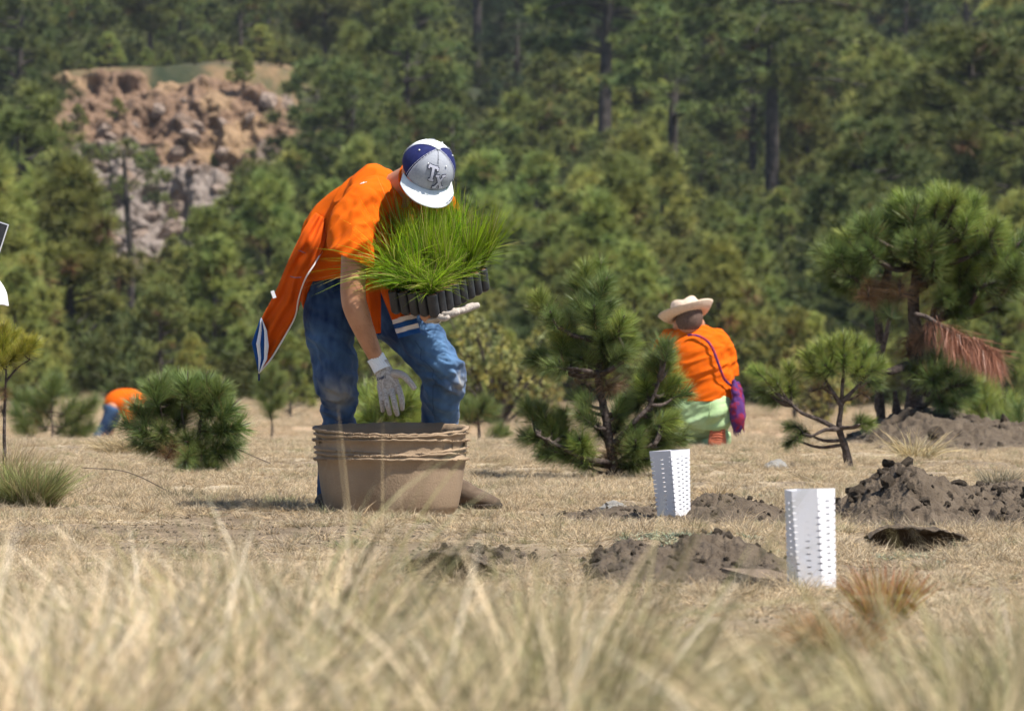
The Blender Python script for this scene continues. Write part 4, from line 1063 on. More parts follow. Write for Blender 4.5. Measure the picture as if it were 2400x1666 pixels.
meadow_pine('multi_stemmed_pine', 'large multi-stemmed pine with domed needle crown and one drooping brown branch at right',
            [[(*c4(1040, 1340), 0), (*c4(1060, 1100), 0), (*c4(1065, 900), 0), (*c4(1050, 650), 0), (*c4(1075, 450), 0), (*c4(1080, 330), 0)],
             [(*c4(880, 1380), .1), (*c4(860, 1200), .1), (*c4(865, 900), .1), (*c4(835, 680), .1), (*c4(730, 530), .1), (*c4(700, 420), .1)],
             [(*c4(1200, 1330), .3), (*c4(1150, 1000), .3), (*c4(1170, 700), .2), (*c4(1260, 480), .2), (*c4(1300, 260), .2)],
             [(*c4(1060, 860), 0), (*c4(1200, 750), 0), (*c4(1400, 640), .1), (*c4(1560, 480), .1)],
             [(*c4(865, 720), .1), (*c4(900, 520), .1), (*c4(940, 350), .1), (*c4(980, 240), .1)],
             [(*c4(1050, 1010), 0), (*c4(980, 1030), -.2), (*c4(900, 1050), -.3), (*c4(840, 1030), -.3)],
             [(*c4(950, 1340), .1), (*c4(955, 1250), .1), (*c4(945, 1160), .1)]],
            [(*c4(1130 + (x - 1130) * .92, y + 38 if y < 600 else y), rj(.35) - .1, k, s, d) for x, y, k, s, d in L4], 34.0, .055, nscale=1.12, dens=.3)
# its dead branch
def dead_branch():
    D = 33.5; b = bpy.data.objects['multi_stemmed_pine']
    P = [at(*c4(x - (x - 1060) * .12, y), D) for x, y in ((1060, 730), (1130, 745), (1230, 800), (1330, 850), (1440, 890), (1550, 950))]
    solid('dead_branch', [tube_data(P, [.014, .014, .012, .010, .008, .005], None, (0, 1, 0), 8, 4)], M['bark'], b)
    S = np.array(catmull(P[1:], 12)); n = 1500
    i = rng.integers(0, len(S), n); i = np.maximum(i, rng.integers(0, len(S), n)); base = S[i] + rng.normal(0, .012, (n, 3)); base[:, 0] += rng.uniform(-.02, .05, n)
    d = np.stack([rng.normal(.12, .24, n), rng.normal(-.1, .35, n), -np.ones(n) + rng.normal(0, .25, n)], 1)
    up = rng.random(n) < .06; d[up] = np.stack([rng.uniform(.6, 1.2, up.sum()), rng.normal(0, .3, up.sum()), rng.uniform(-.5, .1, up.sum())], 1)
    cv = rng.uniform(.65, 1.3, n)[:, None]
    V, T, C = ribbons(base, d, np.tile([.04, 0, -.12], (n, 1)), rng.uniform(.10, .21, n), np.full(n, .0028), 3, np.array([.20, .095, .05]) * cv, np.array([.46, .22, .13]) * cv)
    me = newmesh('dead_needles', V, T, C); o = mkobj('dead_needles', me, M['needle'], b); o['label'] = 'dry reddish-brown hanging needles'
dead_branch()
# crooked small pine
L4b = [(480, 1010, 'light', .85, (-.5, 0, 1)), (540, 970, 'light', .85, (-.4, 0, 1)), (600, 950, 'light', .85, (-.2, -.2, 1)), (660, 930, 'light', .9, (0, 0, 1)), (720, 940, 'light', .9, (.2, -.1, 1)), (770, 980, 'light', .85, (.5, 0, .9)), (820, 1040, 'light', .85, (.8, 0, .5)), (660, 1020, 'light', .95, (0, -.8, .7)), (720, 1060, 'light', .9, (.4, -.7, .4)), (590, 1050, 'light', .9, (-.4, -.7, .4)), (520, 1070, 'light', .8, (-.8, -.3, .3)), (800, 1110, 'dark', .8, (.9, -.3, 0)), (540, 1140, 'brown', .7, (-.6, -.3, -.2)), (760, 1170, 'brown', .6, (.6, -.3, -.4)),
       (370, 1180, 'light', .9, (-.2, -.8, .6)), (300, 1130, 'light', .85, (-.6, -.3, .7)), (240, 1090, 'light', .8, (-.8, 0, .6)), (360, 1080, 'light', .85, (-.1, -.2, 1)), (200, 1070, 'light', .75, (-.9, 0, .5)), (280, 1210, 'dark', .8, (-.9, -.3, .1)), (230, 1170, 'dark', .75, (-1, 0, .1)),
       (400, 1360, 'dark', .75, (-.9, -.3, .0)), (440, 1390, 'dark', .7, (-.5, -.6, -.3)), (380, 1430, 'dark', .65, (-.7, -.4, -.5)), (740, 1335, 'dark', .75, (.3, -.9, .3)), (770, 1340, 'light', .65, (.9, -.3, .1))]
meadow_pine('crooked_pine', 'knee-high crooked pine with flat tufted crown in front of the multi-stemmed pine',
            [[(*c4(700, 1620), 0), (*c4(670, 1480), 0), (*c4(635, 1370), 0), (*c4(645, 1260), 0), (*c4(655, 1110), 0)],
             [(*c4(635, 1375), 0), (*c4(540, 1325), -.02), (*c4(420, 1275), -.05), (*c4(370, 1230), -.05)],
             [(*c4(640, 1370), 0), (*c4(560, 1375), -.04), (*c4(480, 1410), -.06)], [(*c4(640, 1365), 0), (*c4(700, 1360), -.05), (*c4(745, 1345), -.1)],
             [(*c4(650, 1240), 0), (*c4(590, 1150), 0), (*c4(540, 1060), 0)], [(*c4(650, 1220), 0), (*c4(720, 1150), 0), (*c4(780, 1080), 0)]],
            [(*c4(x, y), rj(.06), k, s * .92, d) for x, y, k, s, d in L4b], 28.0, .023, nscale=.88)
# rounded bush at left
L5 = [(780, 930, 'bushy', 1.0, (-.3, 0, 1)), (820, 900, 'bushy', 1.0, (-.2, -.2, 1)), (900, 880, 'bushy', 1, (0, 0, 1)), (950, 900, 'bushy', 1.0, (0, -.2, 1)), (1040, 900, 'bushy', 1.0, (.1, 0, 1)), (1100, 920, 'bushy', .95, (.4, 0, 1)), (1010, 980, 'bushy', 1.0, (-.2, -.5, .8)), (1060, 1010, 'bushy', 1.0, (.2, -.7, .6)), (1140, 1010, 'bushy', .95, (.7, -.1, .7)), (1170, 1090, 'bushy', 1.0, (.9, -.2, .3)), (1110, 1100, 'bushy', 1.05, (.5, -.8, .2)), (1040, 1110, 'bushy', 1.05, (0, -.9, .2)), (1090, 1200, 'bushy', 1.0, (.4, -.7, -.4)), (1020, 1200, 'bushy', 1.0, (0, -.8, -.4)), (1150, 1180, 'bushy', .9, (.8, -.4, -.2)), (960, 1160, 'bushy', .9, (-.2, -.8, .1)),
      (880, 990, 'bushy', 1.0, (-.2, -.5, .9)), (820, 1020, 'bushy', .95, (-.4, -.2, .9)), (780, 1060, 'dark', 1.0, (-.4, -.4, .8)), (720, 1040, 'dark', .95, (-.5, -.1, .9)), (700, 1100, 'dark', .95, (-.8, -.1, .5)), (760, 1130, 'dark', .9, (-.5, -.6, .4)), (830, 1130, 'dark', .9, (-.1, -.8, .4)), (900, 1090, 'dark', .9, (0, -.7, .5)), (860, 950, 'dark', .9, (-.1, .3, 1)), (980, 950, 'dark', .9, (0, .3, 1)), (930, 1040, 'dark', .9, (.1, -.3, 1)), (1090, 960, 'dark', .9, (.3, .3, 1)), (870, 1190, 'brown', .8, (-.3, -.5, -.6)), (950, 1230, 'dark', .8, (-.1, -.8, -.3)), (1030, 1260, 'dark', .75, (.1, -.8, -.4)), (900, 1200, 'dark', .8, (-.6, -.6, .1)), (820, 1190, 'dark', .75, (-.8, -.4, .1)), (960, 1290, 'dark', .7, (-.5, -.7, .0)), (1060, 1290, 'dark', .7, (.4, -.7, .0)), (1000, 1310, 'brown', .7, (.1, -.9, .1)), (740, 1170, 'dark', .7, (-.9, -.3, .2))]
meadow_pine('pine_bush', 'rounded knee-high pine bush in front of the far bending man',
            [[(*c5(1000, 1340), 0), (*c5(985, 1250), 0), (*c5(1000, 1150), 0), (*c5(1020, 1000), 0)], [(*c5(990, 1290), 0), (*c5(900, 1180), 0), (*c5(830, 1060), 0), (*c5(810, 960), 0)],
             [(*c5(1000, 1290), 0), (*c5(1080, 1200), 0), (*c5(1130, 1080), 0)], [(*c5(980, 1250), 0), (*c5(930, 1080), 0), (*c5(920, 950), 0)]],
            [(*c5(x, y), rj(.12), k, s, d) for x, y, k, s, d in L5], 27.2, .017, cat='bush', nscale=.95)
# yellow seedling pine cut by the left edge
L5b = [(20, 690, 'yellow', .8, (-.1, 0, 1)), (60, 660, 'yellow', .75, (.2, 0, 1)), (-20, 680, 'yellow', .8, (-.4, 0, 1)), (20, 620, 'yellow', .65, (0, 0, 1)), (110, 690, 'yellow', .7, (.5, 0, 1)), (150, 690, 'yellow', .7, (.7, 0, .8)), (60, 740, 'yellow', .7, (.4, -.6, .6)), (0, 760, 'yellow', .7, (-.3, -.6, .5)), (-60, 720, 'yellow', .7, (-.8, 0, .5)), (20, 900, 'brown', .5, (.3, -.4, -.8)), (10, 990, 'brown', .4, (.3, -.4, -.8))]
meadow_pine('seedling_pine', 'slim yellow-green seedling pine at the left edge', [[(*c5(24, 1290), 0), (*c5(22, 1100), 0), (*c5(26, 920), 0), (*c5(34, 760), 0)], [(*c5(30, 850), 0), (*c5(90, 780), 0), (*c5(150, 740), 0)]],
            [(*c5(x, y), rj(.05), k, s, d) for x, y, k, s, d in L5b], 23.6, .009, nscale=.8)
# small pine right of the planter's knee, pine bushes farther off
for (nm, lab, px, py, D, sh) in [
    ('small_pine', 'small lollipop-shaped pine just right of the planter\'s left leg', 1120, 1015, 44, [(-12, -85, 1.0), (8, -95, 1), (22, -80, .9), (-25, -75, .9), (0, -70, 1), (38, -38, .8), (52, -30, .7), (30, -30, .8)]),
    ('pine_bush', 'bright green pine bush seen between the planter\'s legs', 905, 1010, 36, [(-55, -60, 1.2), (-30, -85, 1.3), (0, -90, 1.3), (30, -80, 1.2), (55, -60, 1.2), (-20, -40, 1.2), (20, -40, 1.2), (60, -30, 1), (-60, -25, 1), (0, -60, 1.2), (45, -95, 1)]),
    ('pine_bush', 'loose dark pine bush left of the far bending man', 120, 1040, 62, [(-60, -60, 1.5), (-30, -90, 1.6), (0, -110, 1.6), (30, -80, 1.5), (55, -60, 1.5), (-20, -50, 1.6), (20, -40, 1.5), (40, -20, 1.4), (-70, -100, 1.5), (-50, -30, 1.4), (70, -30, 1.3), (-10, -80, 1.5), (10, -130, 1.4), (80, -90, 1.3)]),
    ('pine_bush', 'green pine bush at the right edge beside the soil bank', 2390, 1020, 40, [(-30, -40, 1.1), (0, -60, 1.2), (20, -40, 1.2), (-10, -25, 1), (-45, -20, .9)]),
    ('pine_bush', 'fine light-green pine bush behind the drooping brown branch', 2320, 985, 46, [(-30, -40, 1.3), (0, -80, 1.4), (20, -50, 1.3), (-20, -85, 1.3), (30, -90, 1.2), (-10, -120, 1.2)]),
    ('young_pine', 'small thin young pine left of the planter\'s right leg', 635, 1010, 70, [(0, -70, 1.2), (-10, -95, 1.2), (12, -95, 1.2), (0, -120, 1.3), (-18, -130, 1.2), (16, -135, 1.2), (2, -160, 1.2)])]:
    b = ground_at(px, D); by = HOR - (b.z - CAMH) * F / D
    meadow_pine(nm, lab, [[(px, by, 0), (px + 3, by - 30, 0), (px, by - abs(sh[1][1]) * .8, 0)]], [(px + x, by + y + 12, rj(.1), 'light' if 'light' in lab or 'bright' in lab else 'dark', s, None) for x, y, s in sh], D, .018, cat='bush' if 'bush' in nm else 'tree', nscale=1.15)

# ------------------------------------------------------------------ the stacked fibre pots
def pot(label, zoff, tilt, seed, hole=True, shrink=1.0):
    rs = np.random.default_rng(seed)
    loc = Vector((POT[0], POT[1], gzs(*POT) + zoff - .004))
    e = empty('fibre_pot', loc, label, 'pot', 'nested fibre pots')
    prof = [(.0, .0), (.215, .0), (.250, .012), (.262, .04), (.272, .10), (.282, .17), (.287, .212), (.300, .216), (.300, .222), (.289, .226), (.291, .26), (.294, .286), (.305, .290), (.305, .297), (.288, .297), (.283, .27), (.277, .222), (.262, .12), (.248, .04), (.20, .02), (.0, .02)]
    nseg = 144; V, C = [], []
    th = np.linspace(0, 2 * np.pi, nseg, endpoint=False)
    for j, (r, z) in enumerate(prof):
        r = r * shrink
        w1 = .0035 * np.sin(th * 2 + seed) + .003 * np.sin(th * 3 + seed * 2.1)
        q = np.stack([np.cos(th) * 3, np.sin(th) * 3, np.full(nseg, z * 10 + seed)], 1)
        n = fbm(q * 2.5, 4, seed)
        lip = j in (7, 8, 12, 13, 14)
        rr_ = r + w1 * (z / .3) + (n * .0022 if not lip else n * .0045)
        zz = z + (n * .0025 + .003 * np.sin(th * 2 + 1.7 * seed) if z > .2 else 0 * th) + (fbm(q * 6, 3, seed + 5) * .0028 if lip else 0)
        zz = zz + tilt * (np.sin(th)) * rr_ * (z / .3)
        V.append(np.stack([np.cos(th) * rr_, np.sin(th) * rr_, zz], 1))
    V = np.vstack(V); m = len(prof); Fc = []
    band = [(9, 10), (10, 11)]
    for i in range(m - 1):
        for j in range(nseg):
            if i in ((10, 15) if hole else (9, 15)) and j in (79, 80, 81, 126, 127, 128, 129, 135, 136, 137, 138): continue
            a, b = i * nseg + j, i * nseg + (j + 1) % nseg
            Fc.append((a, b, b + nseg, a + nseg))
    me = bpy.data.meshes.new('pot_body'); me.from_pydata([tuple(v) for v in V], [], Fc); me.polygons.foreach_set('use_smooth', np.ones(len(Fc), dtype=bool))
    o = mkobj('pot_body', me, M['pot'], e); o.matrix_parent_inverse = Matrix()
    # torn fibre rims
    for nm, zl, rl in (('rim', .2935, .305), ('ridge', .219, .300)):
        n = 900; a = rs.uniform(0, 6.283, n)
        q = np.stack([np.cos(a) * 3, np.sin(a) * 3, np.full(n, zl * 10 + seed)], 1); nn = fbm(q * 2.5, 4, seed)
        r = rl * shrink + nn * .0045 + .0035 * np.sin(a * 2 + seed) * zl / .3 - .002
        z = zl + .003 * np.sin(a * 2 + 1.7 * seed) + tilt * np.sin(a) * r * (zl / .3)
        b = np.stack([np.cos(a) * r, np.sin(a) * r, z], 1)
        d = np.stack([np.cos(a), np.sin(a), rs.normal(.1, .6, n)], 1) + rs.normal(0, .5, (n, 3))
        Vr, Tr, Cr = ribbons(b, d, np.zeros((n, 3)), rs.uniform(.002, .006, n), rs.uniform(.003, .009, n), 1, np.ones((n, 3)), np.ones((n, 3)))
        o = mkobj(nm, newmesh(nm, Vr, Tr), M['pot_edge'], e); o.matrix_parent_inverse = Matrix()
    return e
pot('outermost brown fibre pot standing on the grass, lowest of the nested stack', 0, .0, 3, True)
pot('middle brown fibre pot nested in the stack, its ridge just above the lowest', .021, .01, 5, True, .992)
pot('innermost brown fibre pot on top of the stack, open and tilted', .041, .055, 8, False, .985)

# ------------------------------------------------------------------ tree shelters
def shelter(label, top, bot, zt, zb, base_D, rows_, cols):
    """top/bot: list of (x,y) world offsets of the polygon corners (counter clockwise from the left); cols per face: list of u"""
    loc = Vector((sum(p[0] for p in bot) / len(bot), base_D, zb))
    e = empty('tree_shelter', loc, label, 'tree shelter', 'white card tree shelters')
    n = len(top)
    for k in range(n):
        t0, t1, b0, b1 = top[k], top[(k + 1) % n], bot[k], bot[(k + 1) % n]
        def P(u, v):
            a = Vector((b0[0] + (b1[0] - b0[0]) * u, base_D + b0[1] + (b1[1] - b0[1]) * u, zb))
            c = Vector((t0[0] + (t1[0] - t0[0]) * u, base_D + t0[1] + (t1[1] - t0[1]) * u, zt[k] + (zt[(k + 1) % n] - zt[k]) * u))
            return a + (c - a) * v
        wid = (P(1, .5) - P(0, .5)).length; hgt = (P(.5, 1) - P(.5, 0)).length
        V, Fc = [], []; cu = cols[k]
        sw, sh_ = min(.0085, wid * .2), .0020
        vs = [0.19 + (0.88 - 0.19) * i / (rows_ - 1) for i in range(rows_)]
        us = [0] + [x for c in cu for x in ()] + [1]
        ub = [0.0]
        for i, c in enumerate(cu): ub.append((c + cu[i + 1]) / 2 if i < len(cu) - 1 else 1.0)
        vb = [.19 - .03] + [(vs[i] + vs[i + 1]) / 2 for i in range(rows_ - 1)] + [.88 + .03]
        def quad(u0, u1, v0, v1):
            i = len(V); V.extend([P(u0, v0), P(u1, v0), P(u1, v1), P(u0, v1)]); Fc.append((i, i + 1, i + 2, i + 3))
        quad(0, 1, 0, vb[0]); quad(0, 1, vb[-1], 1)
        for ri in range(rows_):
            for ci, c in enumerate(cu):
                u0, u1, v0, v1 = ub[ci], ub[ci + 1], vb[ri], vb[ri + 1]
                i = len(V); N_ = 16; outer, inner = [], []
                for q in range(N_):
                    a = 2 * math.pi * (q + .5) / N_; ca, sa = math.cos(a), math.sin(a); s = 1 / max(abs(ca), abs(sa))
                    uu, vv = ca * s, sa * s
                    ou = c + (uu * (u1 - c) if uu > 0 else uu * (c - u0)); ov = vs[ri] + (vv * (v1 - vs[ri]) if vv > 0 else vv * (vs[ri] - v0))
                    V.append(P(ou, ov)); outer.append(i + 2 * q)
                    V.append(P(c + ca * sw / wid, vs[ri] + sa * abs(sa) ** .5 * sh_ / hgt)); inner.append(i + 2 * q + 1)
                for q in range(N_):
                    r = (q + 1) % N_; Fc.append((outer[q], outer[r], inner[r], inner[q]))
        me = bpy.data.meshes.new('card_side'); me.from_pydata([tuple(v) for v in V], [], Fc)
        o = mkobj('card_side', me, M['card'], e); s = o.modifiers.new('t', 'SOLIDIFY'); s.thickness = .0012
    # short slit printed near the foot of two sides
    return e
D1 = 16.25; s1 = F / D1
def X1(px): return (px - 1200) / s1
g1 = gzs(X1(1900), D1)
zT = lambda py: CAMH - (py - HOR) / s1
shelter('taller white slotted card tree shelter nearest the camera beside the soil heap',
        [(X1(1840), .03), (X1(1854), -.03), (X1(1913), -.042), (X1(1957), .0), (X1(1944), .06), (X1(1870), .07)],
        [(X1(1847), .03), (X1(1872), -.035), (X1(1926), -.04), (X1(1960), .0), (X1(1950), .06), (X1(1880), .07)],
        [zT(1148), zT(1150), zT(1144), zT(1143.5), zT(1146), zT(1147)], zT(1388), D1, 12, [[.5], [.5], [.55], [.5], [.5], [.5]])
D2 = 21.4; s2_ = F / D2
def X2(px): return (px - 1200) / s2_
zU = lambda py: CAMH - (py - HOR) / s2_
shelter('leaning white slotted card tree shelter standing in clods in front of the middle pine',
        [(X2(1522), .03), (X2(1570.5), -.055), (X2(1617), .01), (X2(1575), .09)],
        [(X2(1543), .03), (X2(1584), -.055), (X2(1619), .01), (X2(1588), .09)],
        [zU(1058), zU(1055), zU(1052), zU(1055)], zU(1224), D2, 12, [[.55], [.35, .8], [.5], [.5]])

# ------------------------------------------------------------------ the planter
def PM(x, y, d=22.2): return at(x, y, d)
g_f = ground_at(1040, 22.35)
man = empty('person', ground_at(880, 22.4), 'young man in orange t-shirt, jeans and Texas cap bending over the brown fibre pots', 'person')

# head frame
Fv = Vector((.10, -.63, -.77)).normalized(); Uv = Vector((.35, -.70, .62)); Uv = (Uv - Fv * Uv.dot(Fv)).normalized(); Rv = Fv.cross(Uv)   # his right
HM = Matrix((Rv, Fv, Uv)).transposed()      # local x = his right, y = forward, z = up
HC = PM(1007, 386, 21.86)
def H(x, y, z): return HC + HM @ Vector((x, y, z))
head = [ell_data(H(0, -.008, -.01), (.078, .096, .086), HM), ell_data(H(0, .025, -.085), (.060, .066, .075), HM), ell_data(H(0, .052, -.138), (.032, .030, .024), HM),
        ell_data(H(0, .0, -.105), (.064, .062, .055), HM), tube_data([H(0, .083, -.05), H(0, .106, -.088), H(0, .092, -.098)], [.009, .015, .013], None, Rv, 12, 3),
        tube_data([H(-.024, .070, -.118), H(0, .084, -.117), H(.024, .070, -.118)], [.006, .008, .006], None, Uv, 10, 3),
        tube_data([H(-.05, .074, -.04), H(0, .088, -.036), H(.05, .074, -.04)], [.008, .010, .008], None, Uv, 10, 3)]
for s in (-1, 1): head += [ell_data(H(s * .078, -.008, -.062), (.010, .021, .032), HM), ell_data(H(s * .084, -.014, -.052), (.006, .016, .02), HM)]
neck = tube_data([PM(915, 455, 22.12), PM(945, 432, 22.05), H(0, -.03, -.10), H(0, -.01, -.05)], [.075, .066, .060, .062], [.07, .062, .062, .06], (0, 1, 0), 18, 4)
arm_r = tube_data([PM(850, 470, 21.98), PM(838, 540, 21.9), PM(829, 625, 21.88), PM(828, 695, 21.88), PM(838, 735, 21.88), PM(860, 790, 21.91), PM(883, 842, 21.94), PM(893, 866, 21.94)],
                  [.060, .058, .050, .049, .0475, .038, .029, .029], [.06, .056, .05, .047, .046, .038, .027, .024], (1, 0, 0), 20, 5)
hand_r = ell_data(PM(905, 888, 21.93), (.034, .018, .045), frame((PM(905, 888) - PM(893, 850)).normalized()))
arm_l = tube_data([PM(1030, 480, 22.02), PM(1045, 560, 22.0), PM(1052, 640, 21.98), PM(1045, 690, 21.95), PM(1010, 726, 21.86), PM(1000, 738, 21.80)], [.058, .052, .046, .044, .034, .03], None, (1, 0, 0), 18, 5)
trunk_ = tube_data([PM(800, 690, 22.42), PM(812, 620, 22.36), PM(850, 540, 22.25), PM(905, 480, 22.12), PM(940, 450, 22.05)], [.11, .115, .12, .11, .06], [.10, .10, .11, .10, .06], (.8, 0, -.6), 20, 4)
leg_r = tube_data([PM(790, 680, 22.42), PM(780, 760, 22.38), PM(787, 880, 22.36), PM(788, 1000, 22.5), PM(784, 1160, 22.56)], [.062, .058, .050, .048, .04], None, (1, 0, 0), 16, 4)
leg_l = tube_data([PM(855, 690, 22.42), PM(955, 772, 22.29), PM(1030, 862, 22.25), PM(1034, 985, 22.46), PM(1042, 1158, 22.47)], [.075, .068, .055, .05, .04], None, (.5, 0, -.8), 16, 4)
fuse('body', head + [neck, arm_r, hand_r, arm_l, trunk_, leg_r, leg_l], .006, M['skin'], man, 5)
for s in (-1, 1):
    e_ = solid('eye', [ell_data(H(s * .030, .078, -.058), (.012, .011, .010), HM)], M['pith'], man)
# hair at the sides and nape
def hair_disp(co, no): return fbm(co * 90, 2, 3) * .003
hr = fuse('hair', [ell_data(H(0, -.020, -.020), (.084, .094, .090), HM), ell_data(H(0, -.062, -.085), (.055, .035, .045), HM)], .005, M['hair'], man, 3, cuts=[(H(0, .035, 0), Fv, .3), (H(0, 0, -.105), -Uv, .3)], disp=hair_disp)
solid('sideburn', [ell_data(H(.077, .018, -.055), (.006, .012, .03), HM), ell_data(H(-.077, .018, -.055), (.006, .012, .03), HM)], M['hair'], man)

# cap
cap = bpy.data.objects.new('cap', None); COL.objects.link(cap); cap.parent = man; cap.matrix_parent_inverse = Matrix.Translation(-man.location); cap.location = HC
def mk(name, V, Fc, mat, par, thick=0, smooth=True):
    me = bpy.data.meshes.new(name); me.from_pydata([tuple(Vector(v) - HC) for v in V], [], Fc)
    if smooth: me.polygons.foreach_set('use_smooth', np.ones(len(Fc), dtype=bool))
    o = mkobj(name, me, mat); o.parent = par
    if thick: s = o.modifiers.new('t', 'SOLIDIFY'); s.thickness = thick; s.offset = 1
    return o
CR = (.101, .110, .106)
def capP(az, ph, off=0.0):
    """az from forward towards his right; ph from the crown down, in units where 1 is the rim"""
    p = ph * R(96); sx = math.sin(p)
    rz_ = CR[2] + off; bulge = 1 + .03 * math.sin(p) ** 2
    seam = 1 - .010 * (math.exp(-((((az + 1e-9) / R(60) + .5) % 1 - .5) / .045) ** 2)) if off == 0 else 1
    return H(math.sin(az) * sx * (CR[0] + off) * bulge * seam, math.cos(az) * sx * (CR[1] + off) * bulge * seam, math.cos(p) * rz_ - .012 - .012 * max(0, -math.cos(az)) * ph)
def panel(name, a0, a1, mat, nseam=True):
    nu, nv = 14, 18; V, Fc = [], []
    for i in range(nu + 1):
        for j in range(nv + 1):
            V.append(capP(R(a0) + (R(a1) - R(a0)) * i / nu, .02 + .98 * j / nv))
    for i in range(nu):
        for j in range(nv):
            a = i * (nv + 1) + j; Fc.append((a, a + 1, a + nv + 2, a + nv + 1))
    return mk(name, V, Fc, mat, cap, .002)
for a0, a1, mt, nm in ((0, 60, 'capgrey', 'front_panel'), (-60, 0, 'capgrey', 'front_panel'), (60, 120, 'navy', 'side_panel'), (-120, -60, 'navy', 'side_panel'), (120, 180, 'capwhite', 'back_panel'), (-180, -120, 'capwhite', 'back_panel')):
    panel(nm, a0, a1, M[mt])
def strip_on_cap(pts, wd, off, mat, name):
    """pts: list of (az,ph) polylines"""
    V, Fc = [], []
    for pl in pts:
        W = [capP(a, p, off) for a, p in pl]
        for k in range(len(W) - 1):
            t = (W[k + 1] - W[k]).normalized(); nrm = (W[k] - HC).normalized(); sd_ = t.cross(nrm) * wd * .5; i = len(V)
            V += [W[k] - sd_, W[k] + sd_, W[k + 1] + sd_, W[k + 1] - sd_]; Fc.append((i, i + 1, i + 2, i + 3))
    return mk(name, V, Fc, mat, cap, .0008)
for a in (0, 60, -60, 120, -120, 180):
    strip_on_cap([[(R(a + d), .04 + .95 * j / 12) for j in range(13)] for d in ((-2.2, 2.2))], .0012, .0025, M['thread_pale'] if a else M['capgrey'], 'stitching')
mk('button', *ell_data(H(0, 0, CR[2] - .008), (.0085, .0085, .005), HM), M['capwhite'], cap)
for a in (32, -32, 90, -90, 150, -150):
    c = capP(R(a), .42, .003); n_ = (c - HC).normalized()
    mk('eyelet', *tube_data([c - n_ * .001, c + n_ * .0012], [.0035, .0030], None, Uv, 12, 1), M['capwhite'], cap)
# brim: a curved plate leaving the front of the rim
def brimP(u, v, dz=0.0):
    az = R(-74 + 148 * u)
    rim = Vector((math.sin(az) * CR[0] * 1.02, math.cos(az) * CR[1] * 1.02, -.020))
    ext = .078 * max(0, math.cos(az * .93)) ** .55
    p = rim + Vector((math.sin(az) * .012 * v, ext * v, 0))
    xx = p.x / .1
    p.z += -.014 * v - .016 * xx * xx + .002 + dz
    return H(*p)
V, Fc = [], []; nu, nv = 36, 10
for i in range(nu + 1):
    for j in range(nv + 1): V.append(brimP(i / nu, j / nv))
for i in range(nu):
    for j in range(nv): a = i * (nv + 1) + j; Fc.append((a, a + 1, a + nv + 2, a + nv + 1))
mk('brim', V, Fc, M['capwhite'], cap, .0035)
V, Fc = [], []
for row_v in (.18, .34, .5, .66, .82, .95):
    for i in range(4, nu - 4):
        k = len(V); V += [brimP(i / nu, row_v, .0042), brimP((i + 1) / nu, row_v, .0042), brimP((i + 1) / nu, row_v + .012, .0042), brimP(i / nu, row_v + .012, .0042)]; Fc.append((k, k + 1, k + 2, k + 3))
mk('brim_stitching', V, Fc, M['thread_pale'], cap)

# lettering: rectangles in a flat (u,v) plane laid on a surface
def quadstrip(p0, p1, wd, n=5):
    p0, p1 = np.array(p0, float), np.array(p1, float); t = (p1 - p0); L_ = np.linalg.norm(t); t /= L_; s_ = np.array([-t[1], t[0]]) * wd / 2
    return [(p0 + (p1 - p0) * i / n - s_, p0 + (p1 - p0) * i / n + s_) for i in range(n + 1)]
def letters(name, strokes, mapf, off, wadd, mat, par, thick=.0012, origin=None):
    V, Fc = [], []
    for k_, (a, b, wd) in enumerate(strokes):
        a = np.array(a, float); b = np.array(b, float); t = (b - a) / (np.linalg.norm(b - a) + 1e-9)
        a = a - t * wadd * .5; b = b + t * wadd * .5
        rows_ = quadstrip(a, b, wd + wadd); i = len(V)
        for l, r in rows_: V += [mapf(l[0], l[1], off + .00012 * k_), mapf(r[0], r[1], off + .00012 * k_)]
        for q in range(len(rows_) - 1): Fc.append((i + 2 * q, i + 2 * q + 1, i + 2 * q + 3, i + 2 * q + 2))
    og = HC if origin is None else origin
    me = bpy.data.meshes.new(name); me.from_pydata([tuple(Vector(v) - og) for v in V], [], Fc)
    o = mkobj(name, me, mat); o.parent = par
    s = o.modifiers.new('t', 'SOLIDIFY'); s.thickness = thick; s.offset = 0
    return o
# slab-serif T and X, metres on the front panels (u to the wearer's left = picture right, v up)
def Tst(x, y, w_, h_, b): return [((x - w_ / 2, y + h_ / 2), (x + w_ / 2, y + h_ / 2), b), ((x, y + h_ / 2), (x, y - h_ / 2), b * 1.15), ((x - w_ * .28, y - h_ / 2), (x + w_ * .28, y - h_ / 2), b * .8), ((x - w_ / 2, y + h_ / 2), (x - w_ / 2, y + h_ * .27), b * .75), ((x + w_ / 2, y + h_ / 2), (x + w_ / 2, y + h_ * .27), b * .75)]
def Xst(x, y, w_, h_, b): return [((x - w_ * .36, y + h_ / 2), (x + w_ * .36, y - h_ / 2), b * 1.15), ((x + w_ * .36, y + h_ / 2), (x - w_ * .36, y - h_ / 2), b * .85)] + [((x + sx * w_ * .36 - w_ * .2, y + sy * h_ / 2), (x + sx * w_ * .36 + w_ * .2, y + sy * h_ / 2), b * .7) for sx in (-1, 1) for sy in (-1, 1)]
def capmap(u, v, off):
    ph = (.66 - v / .155); az = -u / (.105 * math.sin(max(.3, ph * R(96))))
    return capP(az, ph, off)
TX = Tst(-.016, .014, .034, .042, .0085) + Xst(.018, -.010, .036, .040, .0085)
letters('lettering_edge', TX, capmap, .0035, .0052, M['thread_dark'], cap)
letters('lettering', TX, capmap, .0052, 0, M['thread_pale'], cap)
